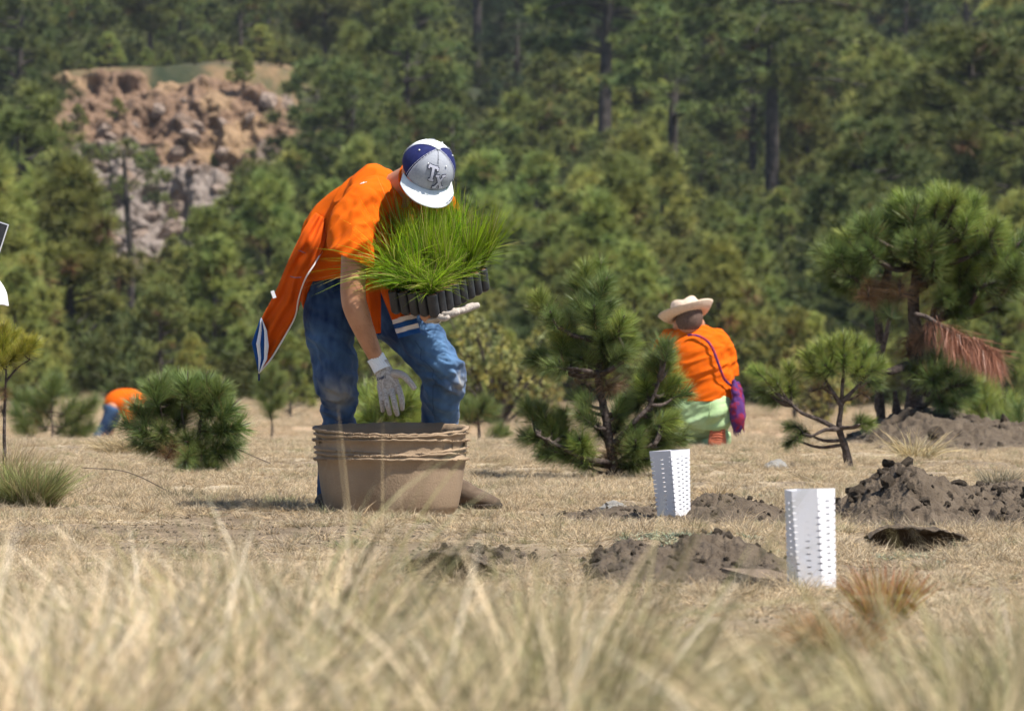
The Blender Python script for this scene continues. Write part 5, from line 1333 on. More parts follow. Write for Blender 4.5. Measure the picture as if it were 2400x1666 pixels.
GL = {'T': [((0, 1), (1, 1)), ((.5, 1), (.5, 0))], 'E': [((0, 0), (0, 1)), ((0, 1), (1, 1)), ((0, .5), (.8, .5)), ((0, 0), (1, 0))], 'X': [((0, 0), (1, 1)), ((0, 1), (1, 0))],
      'A': [((0, 0), (.5, 1)), ((.5, 1), (1, 0)), ((.2, .4), (.8, .4))], 'S': [((1, 1), (0, 1)), ((0, 1), (0, .5)), ((0, .5), (1, .5)), ((1, .5), (1, 0)), ((1, 0), (0, 0))],
      'C': [((1, 1), (0, 1)), ((0, 1), (0, 0)), ((0, 0), (1, 0))], 'B': [((0, 0), (0, 1)), ((0, 1), (.9, 1)), ((0, .5), (1, .5)), ((0, 0), (1, 0)), ((.95, 0), (.95, 1))], 'L': [((0, 1), (0, 0)), ((0, 0), (1, 0))]}
def word(txt, x0, h_, w_, gap, b):
    out = []
    for i, ch in enumerate(txt):
        ox = x0 + i * (w_ + gap)
        for a, c in GL[ch]: out.append(((ox + a[0] * w_, a[1] * h_), (ox + c[0] * w_, c[1] * h_), b))
    return out
def brimmap(u, v, off):
    # runs along the outer edge at his left, u along the edge, v inwards
    uu = .27 - u / .26; vv = .90 - (.0085 - v) / .078 * .95 + .0
    vv = .84 + v / .078
    p = brimP(uu, min(1, vv), .0045 + off); return p
letters('brim_lettering', word('TEXAS', -.022, .0085, .0070, .0032, .0019), lambda u, v, o: brimP(.20 + u / .27 * -1.0, .86 - (v - .004) / .09 * 1.0 + .02, .0048 + o), .0, 0, M['navy'], cap, .0008)

# t-shirt
def fold(co, axis, k, amp, seed, stretch=.25):
    a = np.array(axis, float); a /= np.linalg.norm(a); al = co @ a
    p = co - np.outer(al, a) * (1 - stretch)
    # creases run along 'axis'
    n = fbm(p * k, 3, seed); return -np.abs(n) * amp + amp * .4
def shirt_disp(co, no):
    d = fbm(co * 5, 2, 1) * .006
    d += fold(co, (.75, 0, .66), 9, .034, 21, .18)
    arm = np.exp(-((co - np.array(PM(840, 560, 21.9))) ** 2).sum(1) / .02)
    d += fold(co, (.2, -.3, 1), 12, .042, 25, .16) * arm
    low = np.exp(-((co - np.array(PM(800, 600, 22.3))) ** 2).sum(1) / .03)
    d += fold(co, (1, 0, .25), 12, .042, 29, .16) * low
    return d
torso = tube_data([PM(782, 690, 22.44), PM(786, 640, 22.40), PM(806, 572, 22.33), PM(856, 518, 22.24), PM(905, 478, 22.13), PM(928, 452, 22.10), PM(942, 434, 22.07)],
                  [.150, .158, .160, .160, .148, .095, .05], [.145, .142, .14, .14, .125, .10, .07], (.82, 0, -.57), 28, 5)
yoke = tube_data([PM(845, 487, 21.96), PM(888, 466, 22.04), PM(935, 474, 22.15), PM(1005, 482, 22.13), PM(1035, 486, 22.06)], [.080, .078, .068, .070, .066], [.07, .08, .085, .08, .068], (0, 0, 1), 24, 4)
slv_r = tube_data([PM(856, 478, 21.97), PM(836, 520, 21.92), PM(825, 570, 21.885), PM(821, 615, 21.87), PM(820, 640, 21.87)], [.078, .080, .079, .080, .081], [.072, .068, .066, .066, .066], (1, 0, .2), 24, 5)
slv_l = tube_data([PM(1028, 482, 22.02), PM(1038, 540, 22.02), PM(1042, 600, 22.0), PM(1042, 620, 22.0)], [.062, .066, .068, .068], None, (1, 0, 0), 20, 4)
hemn = (at(-0, 0, 22) * 0) + Vector((-.30, -.12, -1))
back = tube_data([PM(850, 478, 22.12), PM(885, 462, 22.12), PM(915, 452, 22.12), PM(934, 446, 22.12)], [.115, .118, .108, .09], [.1, .1, .09, .07], (0, 0, 1), 22, 4)
chest = tube_data([PM(900, 525, 22.14), PM(950, 550, 22.14), PM(1010, 555, 22.12)], [.12, .13, .10], [.10, .10, .09], (0, 0, 1), 24, 3)
fuse('t_shirt', [torso, yoke, chest, back, slv_r, slv_l], .0065, M['shirt'], man, 7,
     cuts=[(PM(800, 652, 22.38), (.12, 0, -1), .34), (PM(820, 606, 21.87), (-.38, 0, -.93), .125), (PM(1042, 600, 22.0), (0, 0, -1), .09), (H(.0, -.02, -.125), (HM @ Vector((0, .42, .9))), .105)], disp=shirt_disp, thick=.0025)
# collar ring and sleeve hem
cc = H(0, -.03, -.128)
ax = HM @ Vector((0, .42, .9)); fr = frame(ax)
solid('collar', [tube_data([cc + fr @ Vector((math.cos(a) * .074, math.sin(a) * .080, 0)) for a in np.linspace(0, 2 * math.pi, 25)], [.006] * 25, None, ax, 8, 2, cap=False)], M['shirt'], man)
# small pale print at the back of the neck
def on_shirt(u, v, off):
    o_ = bpy.data.objects['t_shirt']
    p = PM(838 + u * 600, 408 + -v * 600, 21.7)
    return p
# jeans
def denim_disp(co, no):
    kn = np.array(PM(1020, 880, 22.2)); kr = np.array(PM(790, 900, 22.36))
    d = fbm(co * 7, 2, 2) * .004
    p = co.copy(); p[:, 2] *= 2.3; p[:, 2] += p[:, 0] * .9
    w1 = np.exp(-((co - kn) ** 2).sum(1) / .03) + .6 * np.exp(-((co - kr) ** 2).sum(1) / .05) + .22
    d += (-np.abs(fbm(p * 6.5, 3, 41)) * .036 + .008) * w1
    return d
hips = tube_data([PM(800, 622, 22.38), PM(800, 665, 22.40), PM(805, 710, 22.42), PM(822, 745, 22.42)], [.125, .140, .135, .08], [.12, .13, .125, .08], (1, 0, .1), 26, 4)
jr = tube_data([PM(775, 660, 22.42), PM(770, 720, 22.40), PM(774, 790, 22.38), PM(788, 880, 22.37), PM(793, 940, 22.43), PM(794, 1000, 22.48), PM(787, 1100, 22.52), PM(785, 1165, 22.56), PM(785, 1185, 22.56)], [.098, .103, .098, .087, .076, .073, .072, .073, .073], [.11, .11, .1, .092, .085, .078, .074, .074, .074], (1, 0, .05), 24, 4)
jl = tube_data([PM(850, 672, 22.42), PM(895, 715, 22.36), PM(960, 770, 22.28), PM(1022, 842, 22.22), PM(1042, 885, 22.25), PM(1034, 940, 22.37), PM(1030, 1000, 22.45), PM(1042, 1100, 22.48), PM(1052, 1150, 22.48), PM(1053, 1170, 22.48)], [.105, .112, .105, .090, .084, .078, .072, .068, .068, .068], [.12, .115, .108, .098, .088, .08, .074, .07, .07, .07], (.6, 0, .8), 24, 4)
J = fuse('jeans', [hips, jr, jl], .0065, M['denim'], man, 5, cuts=[(PM(1052, 1148, 22.48), (0, 0, -1), .11), (PM(785, 1168, 22.56), (0, 0, -1), .11)], disp=denim_disp, thick=.002)
def denim_color(o, spots, seed, scl=1.0):
    me = o.data; n = len(me.vertices); co = np.empty(n * 3); me.vertices.foreach_get('co', co); co = co.reshape(-1, 3)
    base = np.array([.009, .026, .085]); mid = np.array([.115, .225, .40]); dirt = np.array([.34, .31, .27])
    nz = fbm(co * 9, 4, seed); p = co.copy(); p[:, 2] *= .35; st = fbm(p * 55, 2, seed + 2)
    fade = np.clip(.27 + nz * .26 + st * .14, 0, 1)
    dm = np.zeros(n)
    for c, r, a, kind in spots:
        wgt = np.exp(-((co - np.array(c)) ** 2).sum(1) / (r * r)) * a
        if kind == 'f': fade = np.clip(fade + wgt, 0, 1.15)
        elif kind == 'k': fade = np.clip(fade - wgt, 0, 1.15)
        else: dm = np.maximum(dm, np.clip(wgt * (.7 + nz * 1.1 + st * .5), 0, .8))
    C = base * (1 - fade[:, None]) + mid * fade[:, None]
    C = C * (1 - dm[:, None]) + dirt * dm[:, None]
    setcol(me, C)
denim_color(J, [(PM(1040, 810, 22.12), .10, .6, 'f'), (PM(1060, 880, 22.12), .09, .55, 'f'), (PM(1050, 960, 22.3), .11, .5, 'f'), (PM(1000, 770, 22.15), .08, .4, 'f'), (PM(1088, 895, 22.2), .055, .9, 'd'), (PM(785, 930, 22.3), .07, .75, 'd'), (PM(780, 820, 22.2), .10, .25, 'f'), (PM(900, 760, 22.2), .1, .3, 'k'), (PM(800, 650, 22.3), .12, .2, 'k')], 6)
# side seam along the left leg
sp_ = [PM(962, 800, 22.10), PM(985, 850, 22.1), PM(1012, 885, 22.14), PM(1014, 930, 22.22), PM(1010, 1000, 22.32)]
def snap(o, pts, off=.002, sub=6):
    """lay a polyline on the surface of a mesh object (world coordinates)"""
    me = o.data; from mathutils.bvhtree import BVHTree
    bv = BVHTree.FromPolygons([v.co for v in me.vertices], [tuple(p.vertices) for p in me.polygons])
    out = []
    for p in catmull(pts, sub):
        h = bv.find_nearest(Vector(p)); out.append(h[0] + h[1] * off)
    return out
solid('seam', [tube_data(snap(J, sp_, .001), [.0012] * 25, None, (0, 1, 0), 6, 1)], M['denim'], man); setcol(bpy.data.objects['seam'].data, np.tile([[.03, .065, .15]], (len(bpy.data.objects['seam'].data.vertices), 1)))
# stray pale threads on the t-shirt: the faded print at the back of the neck
S_ = bpy.data.objects['t_shirt']
prm = []
for i in range(16):
    x = 834 + rng.uniform(0, 30); y = 414 - (x - 834) * .55 + rng.uniform(-5, 8)
    P = [PM(x, y, 21.9), PM(x + rng.uniform(2, 5), y - rng.uniform(-3, 3), 21.9)]
    q = snap(S_, P, .0028, 2)
    prm.append(tube_data(q, [.0012] * len(q), None, (0, 0, 1), 5, 1))
o = solid('faded_print', prm, M['capwhite'], man); o['kind'] = 'stuff'

# shoes
def shoe(name_par, heel, toe, ank, lace=True, s=1.0):
    d = (toe - heel); L_ = d.length; d.normalize(); side = d.cross(Vector((0, 0, 1))).normalized()
    pt = lambda t, z: heel + d * (L_ * t) + Vector((0, 0, z * s))
    up = [tube_data([pt(.02, .045), pt(.15, .05), pt(.35, .05), pt(.6, .036), pt(.82, .028), pt(.98, .022)], [.032 * s, .037 * s, .038 * s, .043 * s, .042 * s, .022 * s], [.046 * s, .052 * s, .054 * s, .040 * s, .028 * s, .018 * s], side, 20, 5),
          tube_data([pt(.14, .05), pt(.16, .09), pt(.17, .115)], [.038 * s, .037 * s, .038 * s], [.045 * s, .040 * s, .040 * s], side, 18, 3)]
    o = fuse('shoe', up, .004, M['shoe'], name_par, 4, cuts=[(pt(.2, .112), (0, 0, 1), .12)], thick=.003)
    soleV = []
    so_ = solid('sole', [tube_data([pt(-.02, .012), pt(.15, .012), pt(.4, .011), pt(.65, .012), pt(.9, .013), pt(1.02, .016)], [.030 * s, .037 * s, .036 * s, .045 * s, .042 * s, .018 * s], [.012 * s] * 6, side, 20, 4)], M['sole'], None)
    so_.parent = o; so_.matrix_parent_inverse = (o.matrix_parent_inverse).inverted() @ Matrix.Translation(-Vector((0, 0, 0)))
    so_.matrix_parent_inverse = Matrix()
    if lace:
        for k, t in enumerate((.38, .45, .52)):
            a = pt(t, .098 - .055 * (t - .3) * 3)
            l_ = solid('lace', [tube_data([a - side * .024, a + Vector((0, 0, .006)), a + side * .024], [.0022] * 3, None, d, 6, 3)], M['black_cloth'], None); l_.parent = o
        a = pt(.40, .105)
        for sg in ():
            l_ = solid('lace', [tube_data([a, a + side * .02 * sg + d * .02 + Vector((0, 0, .012)), a + side * .03 * sg + d * .045 + Vector((0, 0, .004)), a + side * .02 * sg + d * .03 - Vector((0, 0, .006)), a], [.002] * 5, None, (0, 0, 1), 6, 3)], M['black_cloth'], None); l_.parent = o
    return o
gl = ground_at(1040, 22.35)
shoe(man, ground_at(1024, 22.48, .022), ground_at(1168, 22.30, .022), None, True, 1.12)
shoe(man, ground_at(800, 22.66, .0), ground_at(752, 22.44, .0), None)

# knitted gloves
def glove(pw, pn, kn, dirs, lens, radii, pts=None):
    pass
G = lambda x, y, d=21.94: at(x, y, d)
def c2(x, y): return 700 + x * .3008, 760 + y * .3008
dz_ = {'little': .012, 'ring': .0, 'middle': -.006, 'index': -.002, 'thumb': -.012}
palm = tube_data([G(*c2(640, 300)), G(*c2(665, 360), 21.935), G(*c2(690, 430), 21.925), G(*c2(710, 500), 21.92), G(*c2(722, 545), 21.92)], [.031, .034, .041, .042, .036], [.026, .022, .020, .017, .014], (1, 0, .35), 22, 5)
fing = {'little': [(630, 470), (640, 550), (648, 620), (655, 676)], 'ring': [(665, 490), (680, 570), (696, 640), (712, 700)], 'middle': [(715, 490), (738, 570), (752, 640), (768, 704)], 'index': [(770, 480), (792, 540), (803, 600), (806, 660)], 'thumb': [(745, 385), (810, 395), (862, 445), (905, 500)]}
fr_ = {'little': [.0115, .0105, .010, .0085], 'ring': [.0125, .0115, .011, .0095], 'middle': [.013, .012, .0115, .0098], 'index': [.013, .012, .0115, .010], 'thumb': [.018, .0145, .0125, .010]}
dd_ = {'little': [21.93, 21.915, 21.91, 21.925], 'ring': [21.92, 21.90, 21.895, 21.915], 'middle': [21.92, 21.895, 21.885, 21.905], 'index': [21.92, 21.90, 21.89, 21.905], 'thumb': [21.92, 21.885, 21.87, 21.865]}
parts = [palm] + [tube_data([G(*c2(*p), d) for p, d in zip(fing[k], dd_[k])], fr_[k], None, (1, 0, 0), 14, 5) for k in fing]
glv = fuse('glove', parts, .0024, M['glove'], man, 2, disp=lambda co, no: fbm(co * 45, 2, 4) * .0012)
# ribbed cuff
def cuff(name, P, rad, mat, par, ribs=26):
    V, Fc = [], []; n = ribs * 6; S = np.array(catmull([list(p) + [r] for p, r in zip(P, rad)], 5)); Pp = S[:, :3]; T = np.gradient(Pp, axis=0)
    for i in range(len(Pp)):
        t = T[i] / np.linalg.norm(T[i]); u = np.array([1, 0, 0]) - t * t[0]; u /= np.linalg.norm(u); v = np.cross(t, u)
        for j in range(n):
            a = 2 * math.pi * j / n; r = S[i, 3] * (1 + .035 * math.cos(a * ribs))
            V.append(tuple(Pp[i] + u * math.cos(a) * r + v * math.sin(a) * r * .88))
    for i in range(len(Pp) - 1):
        for j in range(n): a, b = i * n + j, i * n + (j + 1) % n; Fc.append((a, b, b + n, a + n))
    o = solid(name, [(V, Fc)], mat, None); s = o.modifiers.new('t', 'SOLIDIFY'); s.thickness = .003; s.offset = -1
    o.parent = par; return o
cuff('cuff', [G(*c2(596, 252)), G(*c2(618, 290)), G(*c2(642, 330)), G(*c2(656, 358), 21.937)], [.0345, .0335, .0345, .035], M['white_cloth'], glv, 22)
# word knitted on the back of the glove
GO = Vector((0, 0, 0))
from mathutils.bvhtree import BVHTree
bvg = BVHTree.FromPolygons([v.co for v in glv.data.vertices], [tuple(p.vertices) for p in glv.data.polygons])
def glovemap(u, v, off):
    ca, sa = math.cos(R(17)), math.sin(R(17))
    x, y = c2(616, 436); px = x + (u * ca - v * sa * 0) * 600; py = y - (u * sa + v * ca) * 600
    o_ = at(px, py, 21.5); d_ = (at(px, py, 22.5) - o_).normalized(); h = bvg.ray_cast(o_, d_)
    return (h[0] + h[1] * (.0012 + off)) if h[0] is not None else at(px, py, 21.91)
letters('glove_lettering', word('CABEL', 0, .0090, .0050, .0028, .0018), glovemap, 0, 0, M['thread_dark'], glv, .0006, GO)

# tray hand: fingers curled up round the underside of the tray
def TR(x, y): return 900 + x * .1379, 560 + y * .1379
pl = tube_data([at(1004, 750, 21.84), at(1022, 747, 21.81), at(1046, 740, 21.80), at(1070, 731, 21.80)], [.030, .038, .040, .034], [.013, .013, .013, .012], (0, 1, 0), 18, 4)
f1 = tube_data([at(1040, 737, 21.76), at(1055, 738, 21.73), at(1068, 734, 21.72), at(1075, 731, 21.72)], [.013, .012, .0125, .0105], None, (0, 0, 1), 14, 4)
f2 = tube_data([at(1062, 730, 21.80), at(1085, 728, 21.81), at(1105, 720, 21.82), at(1121, 715, 21.83)], [.014, .0135, .0135, .0115], None, (0, 0, 1), 14, 4)
f3 = tube_data([at(1060, 732, 21.84), at(1080, 727, 21.87), at(1100, 718, 21.90), at(1110, 714, 21.91)], [.013, .0125, .012, .010], None, (0, 0, 1), 14, 4)
f4 = tube_data([at(1030, 742, 21.74), at(1038, 747, 21.71), at(1046, 746, 21.69), at(1052, 742, 21.69)], [.012, .011, .0105, .009], None, (0, 0, 1), 14, 4)
th_ = tube_data([at(985, 740, 21.78), at(985, 722, 21.72), at(990, 704, 21.70), at(996, 694, 21.70)], [.016, .014, .013, .0105], None, (0, 0, 1), 14, 4)
glv2 = fuse('glove', [pl, f1, f2, f3, f4], .0028, M['glove'], man, 2)
cuff('cuff', [at(1040, 718, 22.0), at(1030, 732, 21.94), at(1020, 745, 21.88)], [.030, .029, .028], M['white_cloth'], glv2, 22)

# orange hooded jacket tied round the waist
def flat_loft(name, rows, mat, par, thick=.012, n=22, waves=3, wamp=.012, seed=0, dd=0.0):
    """rows: (xl,yl,xr,yr,D) left and right edge in the picture; a slightly folded two-sided cloth"""
    rs = np.array(catmull([list(r) for r in rows], 8)); V = []
    m = len(rs)
    for side in (0, 1):
        for i in range(m):
            xl, yl, xr, yr, D_ = rs[i]
            for j in range(n):
                t = j / (n - 1); env = math.sin(math.pi * t) ** .5
                q = math.sin(t * math.pi * 2 * waves + i * .05 + seed) * wamp * env + wamp * .8 * vnoise(np.array([[t * 5 + seed, i * .18, seed * 3.1]]))[0]
                off = (-thick if side == 0 else thick) * env
                x = xl + (xr - xl) * t; y = yl + (yr - yl) * t
                V.append(tuple(at(x, y, D_ + q + off + dd)))
    Fc = []
    for side in (0, 1):
        o_ = side * m * n
        for i in range(m - 1):
            for j in range(n - 1):
                a = o_ + i * n + j; Fc.append((a, a + 1, a + n + 1, a + n) if side == 0 else (a, a + n, a + n + 1, a + 1))
    for i in range(m - 1):
        for j in (0, n - 1):
            a = i * n + j; Fc.append((a, a + n, a + n + m * n, a + m * n))
    for i in (0, m - 1):
        for j in range(n - 1):
            a = i * n + j; Fc.append((a, a + 1, a + 1 + m * n, a + m * n))
    return solid(name, [(V, Fc)], mat, par)
flat_loft('jacket', [(740, 498, 775, 520, 22.22), (716, 530, 758, 582, 22.17), (698, 565, 738, 625, 22.17), (672, 620, 712, 665, 22.20), (648, 678, 703, 712, 22.26), (630, 714, 690, 748, 22.30), (617, 738, 668, 784, 22.33), (606, 766, 650, 812, 22.35), (603, 805, 632, 842, 22.36), (603, 852, 614, 868, 22.36)], M['hoodie'], man, .022, 30, 2.2, .012, 2)
# back part of the jacket wrapping the hips
flat_loft('jacket_wrap', [(735, 512, 765, 600, 22.26), (722, 560, 750, 632, 22.30), (706, 620, 722, 690, 22.36), (700, 690, 716, 740, 22.4)], M['hoodie'], man, .03, 16, 1, .008, 5)
# striped knitted hem along its outer edge
hm = []
outer = [(611, 744), (600, 774), (590, 804), (598, 838), (605, 870)]
inner = [(614, 746), (626, 776), (630, 810), (626, 842), (609, 873)]
names = [('hem_stripe', 'cuff_blue'), ('hem_stripe', 'white_cloth'), ('hem_stripe', 'cuff_blue'), ('hem_stripe', 'white_cloth')]
lin = lambda pts: [np.array([pts[i][0] * (1 - t / 8) + pts[i + 1][0] * t / 8, pts[i][1] * (1 - t / 8) + pts[i + 1][1] * t / 8, 0]) for i in range(len(pts) - 1) for t in range(8)] + [np.array([*pts[-1], 0])]
oc, ic = lin(outer), lin(inner)
cutp = [0, .26, .50, .74, 1.0]
for k in range(4):
    V, Fc = [], []
    for i in range(len(oc)):
        for t in (cutp[k], cutp[k + 1]):
            p = oc[i] * (1 - t) + ic[i] * t
            V.append(tuple(at(p[0], p[1], 22.31 - .004 * math.sin(i * .5)))); 
        for t in (cutp[k], cutp[k + 1]):
            p = oc[i] * (1 - t) + ic[i] * t
            V.append(tuple(at(p[0], p[1], 22.335)))
    for i in range(len(oc) - 1):
        a = 4 * i; Fc += [(a, a + 1, a + 5, a + 4), (a + 2, a + 6, a + 7, a + 3), (a, a + 4, a + 6, a + 2), (a + 1, a + 3, a + 7, a + 5)]
    solid('hem_stripe', [(V, Fc)], M[names[k][1]], man)
solid('zip', [tube_data([at(x, y, d) for x, y, d in ((754, 590, 22.17), (738, 618, 22.13), (715, 655, 22.13), (700, 700, 22.2), (692, 742, 22.27), (670, 784, 22.3), (652, 815, 22.31), (634, 843, 22.32), (612, 868, 22.32), (606, 874, 22.32))], [.0035] * 10, [.0022] * 10, (1, 0, .6), 8, 5)], M['cuff_white'], man)
solid('zip_pull', [box_data(at(607, 884, 22.32), .0035, .002, .014)], M['navy'], man, False)
solid('garment_label', [box_data(at(641, 690, 22.2), .007, .001, .015, Matrix.Rotation(R(-20), 3, 'Y'))], M['white_cloth'], man, False)
# seam pocket line
solid('pocket_seam', [tube_data([at(*p, 22.13) for p in ((680, 648), (693, 651), (706, 650))], [.0014] * 3, None, (0, 1, 0), 5, 3), tube_data([at(*p, 22.12) for p in ((699, 587), (708, 590), (716, 594))], [.0010] * 3, None, (0, 1, 0), 5, 3)], M['thread_dark'], man)
# its sleeves hanging in front
flat_loft('jacket_sleeve', [(838, 600, 905, 610, 22.05), (852, 660, 893, 662, 22.06), (860, 720, 893, 715, 22.08), (868, 785, 893, 780, 22.1)], M['hoodie'], man, .016, 16, 1, .006, 8)
flat_loft('jacket_sleeve', [(868, 620, 925, 640, 22.0), (885, 665, 945, 668, 22.0), (900, 705, 962, 700, 21.99), (918, 750, 976, 736, 21.98)], M['hoodie'], man, .022, 16, 1, .008, 9)
st = [(918, 748, 976, 734), (921, 760, 977, 746), (925, 771, 980, 757), (929, 782, 983, 768), (933, 793, 986, 779)]
for k in range(4):
    a, b = st[k], st[k + 1]
    flat_loft('sleeve_cuff_stripe', [(*a, 21.98), (*[(p + q) / 2 for p, q in zip(a, b)], 21.98), (*b, 21.98)], M['cuff_white'] if k % 2 == 0 else M['cuff_blue'], man, .024, 16, 1, .006, 9)
flat_loft('jacket_lining', [(845, 640, 870, 640, 22.12), (862, 720, 880, 718, 22.12), (886, 786, 895, 782, 22.14)], M['navy'], man, .01, 8, 1, .004, 3)

# hairs on the forearm
n = 160; t_ = rng.random(n); bx = np.array([list(at(842 + 38 * t * 1.0, 735 + 95 * t, 21.87)) for t in t_]) + np.stack([rng.normal(.012, .012, n), np.zeros(n), rng.normal(0, .004, n)], 1)
bvb = BVHTree.FromPolygons([v.co for v in bpy.data.objects['body'].data.vertices], [tuple(p.vertices) for p in bpy.data.objects['body'].data.polygons])
bs, dr = [], []
for p in bx:
    h = bvb.find_nearest(Vector(p)); bs.append(h[0]); dr.append(h[1] * .35 + Vector((.7, 0, -.7)))
V, T, C = ribbons(np.array([list(b_) for b_ in bs]), np.array([list(d_) for d_ in dr]), np.zeros((n, 3)), rng.uniform(.008, .016, n), np.full(n, .0005), 2, np.ones((n, 3)), np.ones((n, 3)))
tag(mkobj('arm_hair', newmesh('arm_hair', V, T), M['hair'], man), kind='stuff')

# ------------------------------------------------------------------ tray of seedlings
TA = Vector((.0270, .0330, .0140)); TB = Vector((-.037, .0285, .0035))
TN = TA.cross(TB).normalized()
if TN.z < 0: TN = -TN
TO = at(1012, 690, 21.72)      # centre of the nearest corner cell's mouth
tray = empty('seedling_tray', TO, 'black plastic tray of tubular cells full of bright green pine seedlings', 'tray')
cm = None
def cell_mesh():
    r = .0215; V, Fc = [], []; n = 18
    prof = [(r * .93, 0), (r, .001), (r, -.004), (r * .985, -.05), (r * .97, -.078), (r * .90, -.084), (r * .45, -.092), (r * .4, -.086), (r * .7, -.078), (r * .93, -.068), (r * .93, -.002)]
    for rr_, z in prof:
        for j in range(n): a = 2 * math.pi * j / n; V.append((rr_ * math.cos(a), rr_ * math.sin(a), z))
    for i in range(len(prof) - 1):
        for j in range(n): a, b = i * n + j, i * n + (j + 1) % n; Fc.append((a, b, b + n, a + n))
    # soil plug
    me = bpy.data.meshes.new('cell'); me.from_pydata(V, [], Fc); me.polygons.foreach_set('use_smooth', np.ones(len(Fc), dtype=bool)); me.materials.append(M['black_plastic'])
    return me
def plug_mesh():
    V = [(0, 0, .002)] + [(.0202 * math.cos(a) * s, .0202 * math.sin(a) * s, z) for s, z in ((.55, .001), (1, -.006)) for a in np.linspace(0, 2 * math.pi, 12, endpoint=False)]
    Fc = [(0, 1 + j, 1 + (j + 1) % 12) for j in range(12)] + [(1 + j, 13 + j, 13 + (j + 1) % 12, 1 + (j + 1) % 12) for j in range(12)]
    me = bpy.data.meshes.new('soil_plug'); me.from_pydata(V, [], Fc); me.materials.append(M['peat']); return me
cell_me, plug_me = cell_mesh(), plug_mesh()
def seedling_mesh(seed, spread, n=170):
    global rng
    keep = rng; rng = np.random.default_rng(seed)
    a = rng.uniform(0, 6.283, n); t = rng.random(n)
    base = np.stack([rng.normal(0, .002, n), rng.normal(0, .002, n), t * .045], 1)
    ln = np.abs(rng.normal(spread, spread * .5, n)) * .85
    d = np.stack([np.cos(a) * ln, np.sin(a) * ln, np.ones(n)], 1)
    bend = np.stack([np.cos(a) * .18 * ln, np.sin(a) * .18 * ln, -.25 * ln], 1) + rng.normal(0, .035, (n, 3))
    cv = rng.uniform(.45, 1.35, n)[:, None]
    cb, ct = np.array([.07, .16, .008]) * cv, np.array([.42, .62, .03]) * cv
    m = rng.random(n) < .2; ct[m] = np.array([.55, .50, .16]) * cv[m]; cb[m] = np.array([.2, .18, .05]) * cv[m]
    V, T, C = ribbons(base, d, bend, rng.uniform(.11, .245, n), np.full(n, .0023), 4, cb, ct)
    k = 5; V2, T2, C2 = ribbons(np.zeros((k, 3)) + rng.normal(0, .001, (k, 3)), np.tile([0, 0, 1.], (k, 1)), np.zeros((k, 3)), np.full(k, .06), np.full(k, .004), 2, np.tile([.16, .09, .04], (k, 1)), np.tile([.14, .14, .04], (k, 1)))
    V, T, C = join([(V, T, C), (V2, T2, C2)])
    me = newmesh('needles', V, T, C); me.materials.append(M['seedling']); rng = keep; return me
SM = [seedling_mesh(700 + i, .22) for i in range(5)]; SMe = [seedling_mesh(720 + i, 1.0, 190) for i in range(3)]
trm = frame(TN, TA).to_4x4()
for i in range(8):
    for j in range(5):
        c = TO + TA * i + TB * j
        for me, nm in ((cell_me, 'cell'), (plug_me, 'soil_plug')):
            o = mkobj(nm, me, None, tray); o.matrix_parent_inverse = Matrix.Translation(-TO); o.matrix_basis = Matrix.Translation(c) @ trm
        edge = i in (0, 7) or j in (0, 4)
        me = random.choice(SMe if (edge and random.random() < .55) else SM)
        s = random.uniform(.85, 1.3) * (1.2 if 1 <= i <= 6 and j >= 1 else .92)
        up = (TN * .6 + Vector((0, 0, .6))).normalized()
        lean = Vector((0, 0, 0))
        if i == 7: lean += TA * 4
        if j == 4: lean += TB * 4
        if j == 0: lean -= TB * 4
        if i == 0: lean -= TA * 4
        up = (up + lean + Vector((rj(.12), rj(.12), 0))).normalized()
        o = bpy.data.objects.new('pine_seedling', me); COL.objects.link(o)
        o.matrix_world = Matrix.Translation(c) @ frame(up).to_4x4() @ Matrix.Rotation(random.random() * 6.28, 4, 'Z') @ Matrix.Scale(s, 4)
        nm_r = ('nearest the camera corner' if i == 0 and j == 0 else None)
        OR = ('first', 'second', 'third', 'fourth', 'fifth', 'sixth', 'seventh', 'eighth')
        tag(o, f'green pine seedling in the tray, {OR[i]} along the long side, {OR[j]} row back', 'seedling', 'pine seedlings in the held tray')
# web joining the cells at the top
V = []; cs = [TO + TA * i + TB * j for i in range(8) for j in range(5)]

